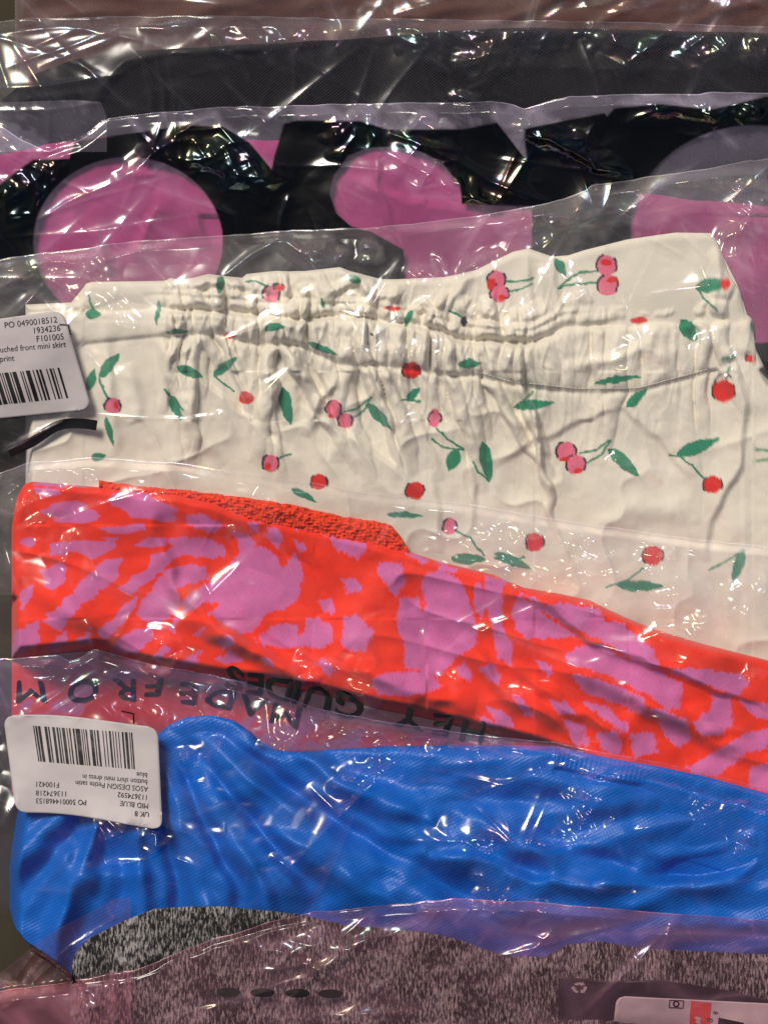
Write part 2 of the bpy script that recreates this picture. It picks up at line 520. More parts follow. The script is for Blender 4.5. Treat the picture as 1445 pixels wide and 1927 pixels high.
def film(top_pts, bot, F_g, inside, feats, name_seed, sm=8, wob=2.0, tslope=.55, uL=-90.0, flats=(), gain=1.0):
    """front film draped over the garment and the pile; returns field and edge curve"""
    global T, XF
    top = curve(top_pts, sm, wob, name_seed)
    base = np.where(inside, np.maximum(F_g, T), T) + 3.0
    tv = top(GU)
    reg = (GV >= tv - 4) & (GV <= bot(GU) + 4) & (GU >= uL - 4)
    Z = tent(base, .15)
    Z = np.maximum(blur(Z, 7, 3) + 1.5, base)
    Z = Z + 1.5 + 1.5 * fbm(GU, GV, 120, 3, name_seed + 5)
    X = np.zeros_like(Z)
    for f in feats:
        if f[0] == 'c':
            add_fold(X, f[1], f[2] * 1.05 * gain, f[3] * 1.5, 'crease', wob=f[4] if len(f) > 4 else 5.0, seed=int(f[1][0][0]) % 37, fade=.2)
        elif f[0] == 'r':
            add_fold(X, f[1], f[2], f[3], 'ridge', wob=6, seed=int(f[1][0][0]) % 37, fade=.25)
        else:
            add_patch(X, *f[1:6], f[6] * gain, *f[7:], seed=int(f[1] + f[2]) % 41)
            rp_ = np.random.RandomState(int(f[1] * 3 + f[2]))     # a few sharp creases along the crumpled spot
            cu, cv, ru, rv, an, am = f[1:7]
            am *= gain
            base_an = math.radians(an) + (0 if ru >= rv else math.pi / 2)
            L0, L1 = max(ru, rv), min(ru, rv)
            for k in range(int(np.clip(L0 * L1 / 240, 3, 7)) if am > 2.5 else 1):
                a_ = base_an + rp_.uniform(-.7, .7); L = L0 * rp_.uniform(.9, 1.9)
                ox, oy = rp_.uniform(-.7, .7) * L0, rp_.uniform(-.9, .9) * L1
                x0 = cu + ox * math.cos(base_an) - oy * math.sin(base_an); y0 = cv + ox * math.sin(base_an) + oy * math.cos(base_an)
                jig = lambda: rp_.uniform(-.22, .22) * L
                pts_ = [(x0 + math.cos(a_) * L * t_ + jig() * (abs(t_) < .4), y0 + math.sin(a_) * L * t_ + jig() * (abs(t_) < .4)) for t_ in (-.5, -.17, .17, .5)]
                wd_ = rp_.uniform(5, 12)
                add_fold(X, pts_, wd_ * rp_.uniform(.4, .75) * gain, wd_, 'crease', wob=3, seed=k + 3, fade=.3)
    # long tension creases running through the film
    r = np.random.RandomState(name_seed + 400)
    u_lo, u_hi = (0, 1445)
    for k in range(26):
        cu = r.uniform(u_lo, u_hi); cv = float(top(cu)) + r.uniform(15, 300)
        an = r.choice([r.uniform(-.5, .5), r.uniform(.5, 1.3), r.uniform(-1.3, -.5)]); L = r.uniform(130, 480)
        dx, dy = math.cos(an) * L / 2, math.sin(an) * L / 2; bow = r.uniform(-22, 22); wl = r.uniform(5, 16)
        add_fold(X, [(cu - dx, cv - dy), (cu - dy / L * bow, cv + dx / L * bow), (cu + dx, cv + dy)], wl * r.uniform(.3, .65) * gain, wl, 'crease', wob=2, seed=k, fade=.45)
    XF = np.maximum(X, 0)
    # light overall crumpling
    X += (4.0 + 6 * (gain - 1)) * sstep(-.3, .7, fbm(GU, GV, 190, 2, name_seed + 9)) * crumple(GU, GV * 1.4, 70, name_seed + 21, 4) + (1.2 + 4 * (gain - 1)) * sstep(.0, .9, fbm(GU, GV, 110, 2, name_seed + 12)) * worley(GU + 16 * noise(GU, GV, 50, 14), GV * 1.3 + 16 * noise(GU, GV, 50, 15), 52, name_seed % 50)
    edge = sstep(0, 20, GV - tv)
    zbk = T + 1.6
    Z = zbk + .8 + (np.maximum(Z + X, base) - zbk) * np.maximum(edge, .02)
    Z = np.maximum(Z, base - 1.0)
    for poly in flats:                          # a stuck-on paper label stiffens the film below it
        m = blur(inpoly(GU, GV, poly).astype(float), 5, 2)
        Z = Z * (1 - m) + np.maximum(blur(Z, 11, 2) + .6, base) * m
    back = zbk
    Tn = np.where(reg, np.maximum(T, Z), T)
    return Z, back, top, Tn

def build_film(bag, Z, back, top, bot, gtop, mat, du=2.6, uL=-90.0, uR=1540.0, attrs_fn=None, rows=None, name='front_sheet'):
    us = np.arange(uL, uR, du)
    L = float(np.max(bot(us) - top(us)))
    u, v = sheet_uv(top, bot, uL, uR, du, rows or int(L / du))
    z = samp(Z, u, v)
    f = sheet(name, u, v, z, mat, bag, attrs_fn(u, v) if attrs_fn else None)
    # back film where it shows above the garment
    bb = lambda x: np.maximum(gtop(x) + 70, top(x) + 90)
    u2, v2 = sheet_uv(top, bb, uL, uR, 8.0, 26)
    sheet('back_sheet', u2, v2, samp(back, u2, v2), mat, bag, attrs_fn(u2, v2) if attrs_fn else None)
    # welded rim of the bag
    us = np.arange(uL, uR, 5.0)
    vs = top(us); zs = samp(Z, us, vs) + .4
    tube(bag, 'welded_edge', np.stack([us, vs, zs], -1), .9, mat)
    return f

def tube(parent, name, p, r, mat, sides=6, **props):
    n = len(p)
    t = np.gradient(p, axis=0); t /= np.linalg.norm(t, axis=1)[:, None] + 1e-9
    up = np.array([0, 0, 1.0])
    s = np.cross(t, up); s /= np.linalg.norm(s, axis=1)[:, None] + 1e-9
    b = np.cross(s, t)
    a = np.linspace(0, 2 * math.pi, sides, endpoint=False)
    rr = np.broadcast_to(np.asarray(r, float), (n,))
    ring = p[:, None] + rr[:, None, None] * (np.cos(a)[None, :, None] * s[:, None] + np.sin(a)[None, :, None] * b[:, None])
    q = []
    i = np.arange(n - 1)[:, None] * sides; k = np.arange(sides)[None]
    q = np.stack([i + k, i + (k + 1) % sides, i + sides + (k + 1) % sides, i + sides + k], -1).reshape(-1, 4)
    A = {'px': ('FLOAT_VECTOR', np.stack([ring[..., 0], ring[..., 1], ring[..., 2] * 0], -1).reshape(-1, 3) / 100)}
    A['film'] = film_attr(ring[..., 0].ravel(), ring[..., 1].ravel())
    A['film'][1][:, 1] *= 2.5
    me = raw_mesh(name, world(ring[..., 0], ring[..., 1], ring[..., 2]).reshape(-1, 3), q, mat, True, A)
    return mesh_obj(name, me, parent, **props)

FOLDS = {}
def const(c): return lambda u: np.zeros_like(np.asarray(u, float)) + c

# edges of each garment and each bag, in photograph pixels --------------------
top_brown = const(-120.0)
bot_brown = const(190.0)
top_jeans = curve([(-90, 215), (0, 190), (60, 140), (140, 110), (250, 95), (400, 86), (600, 76), (850, 58), (1000, 50), (1200, 56), (1540, 64)], 10, 1.5, 2)
bot_jeans = const(400.0)
top_pink = curve([(-90, 300), (0, 290), (100, 270), (200, 258), (500, 262), (700, 270), (900, 285), (1100, 340), (1300, 375), (1540, 395)], 10, 2, 3)
bot_pink = const(690.0)
top_skirt = curve([(40, 573), (150, 568), (160, 534), (172, 530), (310, 528), (322, 522), (342, 528), (392, 515), (455, 523), (464, 515), (520, 509),
                   (560, 511), (640, 502), (660, 510), (722, 526), (835, 521), (890, 510), (965, 473), (995, 467), (1050, 486), (1100, 470),
                   (1180, 450), (1270, 437), (1338, 438), (1347, 450), (1364, 490), (1370, 512), (1392, 545), (1401, 588), (1416, 600),
                   (1421, 655), (1450, 715), (1500, 760)], 3)
bot_skirt = curve([(-90, 1120), (300, 1120), (700, 1180), (1540, 1400)], 10)
top_red = curve([(20, 1010), (30, 940), (45, 912), (60, 906), (190, 917), (330, 930), (400, 945), (450, 966), (588, 996), (692, 1018), (765, 1037), (830, 1058), (931, 1082),
                 (975, 1104), (1051, 1117), (1111, 1130), (1164, 1157), (1239, 1187), (1315, 1210), (1445, 1243), (1540, 1270)], 5)
step_red = curve([(-90, 1240), (22, 1238), (75, 1232), (180, 1222), (205, 1225), (240, 1245), (330, 1260), (420, 1275), (500, 1285), (600, 1305),
                  (720, 1335), (800, 1350), (900, 1375), (1000, 1400), (1150, 1450), (1540, 1560)], 6)
bot_red = curve([(-90, 1490), (300, 1500), (700, 1560), (1540, 1700)], 10)
top_blue = curve([(18, 1650), (24, 1570), (40, 1500), (90, 1440), (200, 1410), (285, 1395), (315, 1366), (350, 1350), (400, 1346), (440, 1356), (475, 1380),
                  (500, 1410), (560, 1415), (640, 1410), (722, 1405), (850, 1402), (1000, 1403), (1050, 1405), (1130, 1424), (1240, 1443), (1333, 1463),
                  (1445, 1494), (1540, 1520)], 6)
bot_blue = curve([(-90, 1690), (16, 1700), (26, 1745), (50, 1775), (90, 1800), (160, 1855), (220, 1930), (1540, 1930)], 8)
top_knit = curve([(132, 1850), (138, 1795), (170, 1765), (230, 1735), (290, 1711), (350, 1707), (420, 1706), (500, 1714), (570, 1722), (650, 1742),
                  (722, 1748), (800, 1755), (860, 1768), (950, 1800), (1040, 1802), (1060, 1780), (1130, 1772), (1200, 1785), (1540, 1802)], 8)
bot_knit = const(2090.0)

SL = .10
# ================================================================== 1 brown twill garment
def folds_brown(z):
    z = z + 5 * fbm(GU + GV * .7, GV * 2.2, 120, 3, 31)
    for p, a, wd in [([(200, 60), (420, 10), (620, -30)], 7, 14), ([(560, 90), (760, 30), (980, 5)], 6, 12), ([(880, 60), (1000, 20), (1100, -40)], 7, 12),
                     ([(1100, 60), (1180, 15), (1260, -40)], 6, 10), ([(1250, 70), (1350, 20), (1480, -10)], 6, 12), ([(60, 40), (180, 20), (330, 30)], 6, 12)]:
        add_fold(z, p, a, wd, 'ridge')
    return z
zg, zb, ins = garment_field(top_brown, bot_brown, 28, 1545, 45, SL, folds_brown)
u, v = sheet_uv(top_brown, bot_brown, 28, 1545, 4.0, 76)
gar = solid('twill_trousers', u, v, samp(zg, u, v), samp(zb, u, v), M_brown,
            label='brown twill garment at the very top, mostly under the black jeans bag', category='garment', group='folded garments in the pile')
bag = empty('garment_bag', 0, 0, 0, 'clear bag around the brown twill garment at the top edge', 'plastic bag', 'clear bags round the folded garments')
Z, back, tc_, T = film([(-90, -140), (1540, -140)], bot_brown, zg, ins,
    [('p', 1180, 10, 90, 18, 0, 3, 14), ('p', 1400, 5, 60, 16, 0, 4, 14), ('c', [(1080, 20), (1140, 8), (1200, 22)], 3, 5), ('c', [(90, -20), (180, 35)], 3, 5),
     ('p', 760, 10, 80, 20, 0, 1.5, 18)], 50, uL=38)
build_film(bag, Z, back, tc_, bot_brown, top_brown, F_brown, 4.0, uL=38)

# ================================================================== 2 black jeans
def folds_jeans(z):
    z = z + 8 * fbm(GU, GV, 140, 3, 41)
    for p, a, wd, k in [([(150, 240), (185, 172), (210, 140), (235, 115), (300, 100), (420, 92), (640, 82)], 10, 9, 'ridge'),
                        ([(268, 108), (282, 160), (290, 230)], 7, 7, 'ridge'), ([(292, 108), (306, 160), (314, 230)], 6, 5, 'ridge'), ([(315, 110), (328, 170), (332, 230)], 4, 5, 'ridge'),
                        ([(46, 150), (56, 185), (62, 215)], 6, 6, 'ridge'), ([(80, 140), (95, 190)], 5, 6, 'ridge'),
                        ([(30, 190), (120, 180), (190, 168)], 6, 9, 'ridge'),
                        ([(552, 90), (556, 150), (552, 220)], 6, 6, 'ridge'), ([(700, 100), (900, 120), (1150, 130), (1445, 128)], 3, 14, 'ridge')]:
        add_fold(z, p, a * 1.7, wd * .85, k, wob=2)
    return z
zg, zb, ins = garment_field(top_jeans, bot_jeans, 4, 1545, 55, SL, folds_jeans, r=30)
u, v = sheet_uv(top_jeans, bot_jeans, 4, 1545, 3.0, 110)
solid('black_jeans', u, v, samp(zg, u, v), samp(zb, u, v), M_denim,
      label='folded black denim jeans with raised seams below the brown garment', category='jeans', group='folded garments in the pile')
bag = empty('garment_bag', 0, 0, 0, 'clear bag with crinkled top edge around the black jeans', 'plastic bag', 'clear bags round the folded garments')
Z, back, tc_, T = film([(-90, 42), (0, 41), (60, 33), (350, 30), (700, 35), (1000, 38), (1200, 42), (1540, 54)], bot_jeans, zg, ins, [
    ('c', [(505, 36), (556, 96), (600, 40)], 7, 9, 2), ('c', [(608, 42), (632, 90), (690, 40)], 6, 8, 2), ('c', [(972, 36), (1009, 107), (1042, 38)], 8, 9, 2),
    ('c', [(1135, 40), (1184, 115), (1232, 80), (1267, 45)], 8, 10, 2), ('c', [(1282, 60), (1327, 120), (1377, 95), (1350, 60), (1310, 55)], 7, 8, 2),
    ('c', [(800, 42), (812, 108), (850, 140)], 5, 6, 2), ('c', [(700, 60), (760, 75), (800, 100)], 4, 7), ('c', [(940, 60), (900, 140), (880, 150)], 5, 7),
    ('c', [(10, 128), (120, 88), (200, 62), (265, 34)], 4, 5, 2), ('c', [(70, 125), (160, 92), (222, 70)], 3, 4, 2), ('c', [(0, 62), (90, 50), (180, 40)], 3, 4, 2),
    ('c', [(175, 45), (45, 92)], 3, 4, 2), ('c', [(500, 95), (512, 130)], 4, 6, 2),
    ('p', 320, 47, 40, 12, 0, 5, 14), ('p', 440, 78, 70, 14, 8, 5, 16), ('p', 560, 62, 60, 24, 0, 6, 18), ('p', 660, 60, 60, 22, 0, 6, 18),
    ('p', 800, 66, 70, 26, 0, 6, 18), ('p', 880, 62, 50, 26, 0, 6, 16), ('p', 920, 105, 50, 36, -40, 5, 18), ('p', 1020, 60, 60, 26, 0, 7, 20),
    ('p', 1200, 66, 80, 30, 0, 7, 20), ('p', 1320, 84, 60, 34, 0, 7, 20), ('p', 1425, 90, 30, 40, 0, 5, 18), ('p', 880, 182, 40, 8, 0, 4, 10)], 60)
build_film(bag, Z, back, tc_, bot_jeans, top_jeans, F_denim)

# ================================================================== 3 pink garment in a black-dotted bag
def folds_pink(z):
    z = z + 9 * fbm(GU, GV, 130, 3, 43)
    for p, a, wd in [([(250, 480), (290, 400), (300, 360)], 8, 14), ([(130, 400), (180, 450), (210, 520)], 8, 16), ([(300, 340), (360, 400), (390, 470)], 7, 16),
                     ([(650, 330), (760, 380), (900, 400)], 6, 18), ([(700, 300), (720, 380), (740, 430)], 5, 12), ([(190, 310), (240, 330), (330, 330)], 5, 12)]:
        add_fold(z, p, a * 2.2, wd, 'lap', wob=6)
    return z
zg, zb, ins = garment_field(top_pink, bot_pink, -100, 1548, 58, SL, folds_pink, r=34)
u, v = sheet_uv(top_pink, bot_pink, -100, 1548, 4.0, 100)
solid('pink_garment', u, v, samp(zg, u, v), samp(zb, u, v), M_pink,
      label='folded bright pink garment showing through the round windows of the black bag', category='garment', group='folded garments in the pile')

ink_top = np.array([(-90, 352), (0, 346), (30, 322), (62, 300), (130, 298), (140, 265), (250, 250), (350, 235), (420, 238), (470, 268), (511, 318), (517, 290), (535, 232), (560, 226),
                    (620, 226), (680, 228), (730, 243), (870, 243), (935, 230), (960, 262), (991, 303), (987, 242), (1070, 225), (1138, 212), (1142, 218), (1156, 203), (1240, 195),
                    (1340, 205), (1445, 180), (1540, 180)], float)
blob2 = [(690, 278), (655, 293), (628, 330), (620, 365), (632, 400), (660, 425), (700, 436), (760, 470), (760, 640), (1000, 640), (1001, 388), (930, 386), (869, 383), (866, 348), (832, 306), (790, 284), (740, 275)]
def soft_poly(u, v, poly, k=1.2):
    """1 inside, 0 outside, softened over a pixel"""
    p = list(poly)
    ins_ = inpoly(u, v, p)
    d = pdist(u, v, p + [p[0]])[0]
    return np.clip(.5 + np.where(ins_, d, -d) / (2 * k), 0, 1)
def ink_polka(u, v):
    poly = [tuple(x) for x in ink_top] + [(1540, 900), (-90, 900)]
    a = soft_poly(u, v, poly)
    e1 = np.sqrt(((u - 241) / 178) ** 2 + ((v - 455) / 160) ** 2)
    e3 = np.sqrt(((u - 1420) / 235) ** 2 + ((v - 440) / 205) ** 2)
    e4 = np.sqrt(((u - 60) / 120) ** 2 + ((v - 800) / 160) ** 2)
    hole = np.maximum.reduce([np.clip(.5 + (1 - e1) * 60, 0, 1), np.clip(.5 + (1 - e3) * 70, 0, 1), soft_poly(u, v, blob2), np.clip(.5 + (1 - e4) * 60, 0, 1)])
    return {'ink': ('FLOAT', a * (1 - hole))}
bag = empty('dotted_bag', 0, 0, 0, 'glossy black bag with large clear round windows around the pink garment', 'plastic bag', 'clear bags round the folded garments')
Z, back, tc_, T = film([(-90, 240), (0, 236), (40, 262), (90, 285), (150, 262), (203, 224), (300, 211), (420, 201), (560, 197), (690, 196), (800, 194), (920, 190), (965, 196), (985, 203), (1070, 180), (1200, 178), (1400, 173), (1540, 180)],
    bot_pink, zg, ins, [
    ('c', [(70, 418), (130, 382), (230, 335), (290, 285), (325, 260), (415, 205)], 7, 9), ('c', [(290, 290), (340, 300), (400, 318), (470, 330), (540, 335)], 6, 7),
    ('c', [(325, 258), (345, 245), (415, 240), (470, 290), (540, 335), (490, 350), (470, 328)], 6, 7), ('c', [(20, 332), (40, 325), (75, 360), (60, 400), (15, 405), (5, 360), (20, 332)], 8, 8, 2),
    ('c', [(75, 330), (70, 350), (80, 370), (110, 310)], 5, 6), ('c', [(230, 335), (300, 360), (380, 385), (440, 400), (460, 440)], 4, 6), ('c', [(545, 360), (530, 405), (525, 440)], 5, 5),
    ('c', [(612, 226), (640, 262), (682, 200)], 6, 7, 2), ('c', [(690, 198), (695, 240), (722, 290)], 5, 6), ('c', [(725, 230), (735, 255), (860, 300), (920, 340), (1000, 372), (1045, 385)], 7, 8),
    ('c', [(725, 285), (820, 340), (870, 370), (960, 382)], 6, 8), ('c', [(922, 192), (955, 238), (1050, 265), (1110, 300), (1190, 330)], 7, 8), ('c', [(985, 245), (1060, 270), (1120, 312), (1185, 336)], 6, 8),
    ('c', [(1150, 190), (1225, 190), (1300, 218), (1345, 232)], 5, 7), ('c', [(1340, 232), (1370, 200), (1405, 182)], 6, 7, 2), ('c', [(1400, 190), (1428, 205), (1415, 225), (1400, 200)], 6, 6, 2),
    ('p', 600, 224, 60, 18, 15, 6, 14), ('p', 650, 262, 40, 34, -40, 6, 15), ('p', 690, 235, 26, 40, 0, 6, 14), ('p', 1040, 255, 90, 24, 25, 6, 18), ('p', 1130, 305, 60, 18, 25, 6, 16),
    ('p', 840, 335, 100, 20, 28, 6, 18), ('p', 1290, 205, 90, 18, 8, 5, 16), ('p', 1412, 205, 24, 30, 0, 7, 15), ('p', 400, 300, 90, 24, 18, 5, 16), ('p', 490, 332, 40, 22, 10, 6, 14),
    ('p', 95, 322, 26, 22, 0, 7, 15), ('p', 30, 365, 30, 40, 0, 7, 18), ('p', 262, 312, 24, 44, 45, 7, 13), ('p', 440, 345, 22, 12, 0, 5, 12), ('p', 820, 240, 40, 14, 0, 3, 12), ('p', 30, 265, 50, 30, 30, 4, 20)], 70, sm=6)
build_film(bag, Z, back, tc_, bot_pink, top_pink, F_polka, 2.5, attrs_fn=ink_polka)
# loose clear flap of the bag lying on the jeans, upper left
ft = curve([(-90, 196), (0, 192), (140, 187), (190, 191), (204, 226)], 2)
fu, fv = sheet_uv(ft, const(285.0), -90, 203, 3.0, 34)
fz = samp(T, fu, fv) + 4 + 2 * fbm(fu, fv, 50, 2, 5) + 3 * np.exp(-np.abs(fu - 92) / 5) + 3 * np.exp(-pdist(fu, fv, [(-90, 208), (92, 207), (190, 192)])[0] / 4)
sheet('flap', fu, fv, fz, F_polka, bag, {'ink': ('FLOAT', np.zeros(fu.shape))})
W = win([(-90, 190), (203, 285)], 0)
T[W] = np.maximum(T[W], T[W] + 8.0 * (GV[W] > ft(GU[W]) - 4))

# ================================================================== 4 white cherry skirt
band_u = curve([(40, 590), (300, 578), (450, 588), (560, 598), (680, 596), (800, 615), (880, 640), (1000, 648), (1060, 616), (1200, 606), (1330, 602), (1500, 600)], 16)
band_l = curve([(40, 660), (300, 632), (420, 628), (470, 645), (560, 648), (640, 686), (760, 690), (830, 706), (900, 706), (960, 724), (1090, 738), (1200, 737), (1330, 702), (1400, 668), (1500, 640)], 14)
def folds_skirt(z):
    global FS
    FS = 2.2
    z = z + 3 * fbm(GU, GV, 150, 2, 51)
    bu = band_u(GU); bl = band_l(GU)
    gath = sstep(250, 340, GU) * (1 - .72 * sstep(1020, 1120, GU))            # gathers fade out to the right
    gath_all = sstep(275, 330, GU)
    wu = GU + 9 * noise(GU, GV, 60, 52) + 7 * noise(GU * 2, GV * .8, 60, 53)
    rip = np.abs(np.sin(wu * math.pi / 27 + 1.4 * noise(GU, GV, 90, 54))) ** .8
    rip2 = np.abs(np.sin(wu * math.pi / 15 + 2.0 * noise(GU, GV, 70, 55)))
    mid = .5 * (bu + bl)
    inb = sstep(-6, 8, GV - bu) * sstep(8, -6, GV - bl)
    up = sstep(-52, -6, GV - bu) * sstep(8, -4, GV - bu)
    dn = np.exp(-np.clip(GV - bl, 0, None) / 75) * (GV > bl - 6)
    z = z + inb * (1.5 + 7 * np.sqrt(np.clip(1 - ((GV - mid) / ((bl - bu) * .5 + 1)) ** 2, 0, 1)))
    z = z + 4 * sstep(-4, -30, GV - bu)
    z = z - 4 * np.exp(-((GV - bu) / 6) ** 2) - 1.5 * np.exp(-((GV - bl) / 5) ** 2)
    r = np.random.RandomState(77)
    fs = FS
    Gf = np.zeros_like(z)
    def pucker(pts, amp, wd, fade, seed):             # half-round fold; neighbours meet in sharp valleys
        W = win(pts, wd + 14)
        if GU[W].size == 0: return
        uu = GU[W] + 9 * noise(GU[W], GV[W], 48, seed); vv = GV[W] + 5 * noise(GU[W], GV[W], 48, seed + 1)
        d, sd, t = pdist(uu, vv, pts)
        w_ = wd
        tp = np.clip(t / .2, 0, 1) ** .7 * np.clip((1 - t) / fade, 0, 1) ** .8
        h = amp * tp * np.sqrt(np.clip(1 - (d / w_) ** 2, 0, 1)) * (1 + .10 * noise(uu, vv, 16, seed + 2))
        Gf[W] = np.maximum(Gf[W], h)
    x = 292.0
    while x < 1390:                                   # every pucker of the elastic is its own little fold
        g = 1.0 if x < 1010 else .5
        b0, b1 = float(band_u(x)), float(band_l(x)); m_ = .5 * (b0 + b1)
        sd_ = int(x) % 31
        ln = (40 + 230 * r.rand() ** 1.7) * (.7 + .3 * g); sl = r.uniform(-.25, .6); lu_ = r.uniform(30, 95)
        pucker([(x + r.uniform(-22, 22), b0 - lu_), (x + r.uniform(-10, 10), b0 - lu_ * .5), (x, b0), (x + r.uniform(-4, 4), m_), (x + sl * 16, b1 + 4), (x + sl * (20 + ln * .5), b1 + ln * .5), (x + sl * (20 + ln), b1 + ln)],
               r.uniform(13, 29) * g, r.uniform(8, 18) / g ** .6, .55, sd_)
        x += r.uniform(8, 19) * (1.0 if x < 1010 else 2.2)
    for line, dep in ((bu, .6), (bu - 40, .55), (bl, .35)):          # pinched in along the elastic lines
        Gf *= 1 - dep * np.exp(-((GV - line - 5 * noise(GU, GV, 30, 66)) / 8) ** 2)
    Gf *= 1 + .22 * noise(GU, GV, 30, 67)
    nearb = np.exp(-np.clip(GV - bl, 0, None) / 90) * np.exp(-np.clip(bu - 60 - GV, 0, None) / 30)
    fine = (1 - np.abs(noise(wu + .2 * GV, GV * .14, 11, 68))) ** 3 + .6 * (1 - np.abs(noise(wu - .3 * GV, GV * .2, 7, 69))) ** 3
    z = z + 4.0 * fine * nearb * gath_all * (.35 + .65 * gath)
    soft = (1 - np.abs(noise(GU * .8 - GV * .35, GV * .6 + GU * .2, 60, 70))) ** 4
    z = z + 6 * soft * sstep(0, 60, GV - bl)
    z = z + 1.35 * Gf * gath_all
    FS = fs
    row = bu - 40
    z = z - gath * 6 * np.exp(-((GV - row - 16) / 5) ** 2)
    FS = fs
    for p, a, wd, k in [([(335, 668), (400, 720), (480, 790), (545, 845), (600, 900)], 9, 8, 'step'), ([(505, 640), (512, 720), (528, 770), (545, 800)], 8, 7, 'step'),
                        ([(570, 650), (566, 740), (560, 800)], 7, 7, 'step'), ([(560, 755), (650, 810), (740, 870), (800, 920)], 10, 9, 'step'),
                        ([(690, 640), (760, 720), (800, 790), (840, 900)], 9, 8, 'step'), ([(862, 720), (868, 790), (885, 860), (905, 910), (900, 980)], 8, 8, 'step'),
                        ([(640, 700), (600, 760), (575, 820)], 6, 10, 'ridge'), ([(1170, 770), (1100, 795), (1000, 842), (930, 880)], 8, 8, 'step'),
                        ([(1290, 905), (1230, 830), (1165, 770), (1140, 735)], 7, 8, 'step'), ([(1390, 670), (1412, 760), (1400, 880), (1345, 980), (1335, 1060)], 12, 9, 'step'),
                        ([(820, 880), (835, 960), (838, 1040)], 6, 7, 'step'), ([(1230, 640), (1150, 680), (1060, 690)], 4, 12, 'ridge'), ([(1050, 490), (1056, 560), (1060, 612)], 6, 8, 'step'),
                        ([(1002, 470), (1008, 560), (1004, 640)], 6, 7, 'step'), ([(1366, 440), (1362, 520), (1350, 600)], 6, 6, 'step'), ([(200, 600), (205, 700), (215, 860)], 4, 12, 'ridge'),
                        ([(310, 540), (318, 640), (330, 760), (360, 880)], 5, 8, 'step'), ([(240, 680), (260, 800)], 4, 14, 'ridge'), ([(640, 505), (700, 550), (760, 560)], 6, 9, 'ridge'),
                        ([(460, 515), (450, 560), (455, 590)], 5, 6, 'step'), ([(590, 560), (640, 540), (700, 500)], 6, 9, 'ridge'), ([(890, 512), (850, 560), (830, 600)], 6, 9, 'ridge'),
                        ([(420, 880), (360, 800), (340, 700)], 4, 16, 'ridge'), ([(1100, 1000), (1200, 960), (1320, 960)], 4, 24, 'ridge'), ([(950, 820), (1040, 760)], 4, 20, 'ridge')]:
        add_fold(z, p, a, wd, k, wob=5, seed=int(p[0][0]) % 31)
    z = z + 5 * fbm(GU, GV * .7, 85, 2, 60) + .8 * fbm(GU, GV, 26, 2, 57) * sstep(500, 560, GV)
    return z
zg, zb, ins = garment_field(top_skirt, bot_skirt, 48, 1480, 66, .10, folds_skirt, r=15)
us = np.arange(48, 1480.1, 2.1)
u, v = sheet_uv(top_skirt, bot_skirt, 48, 1480, 2.1, 300)

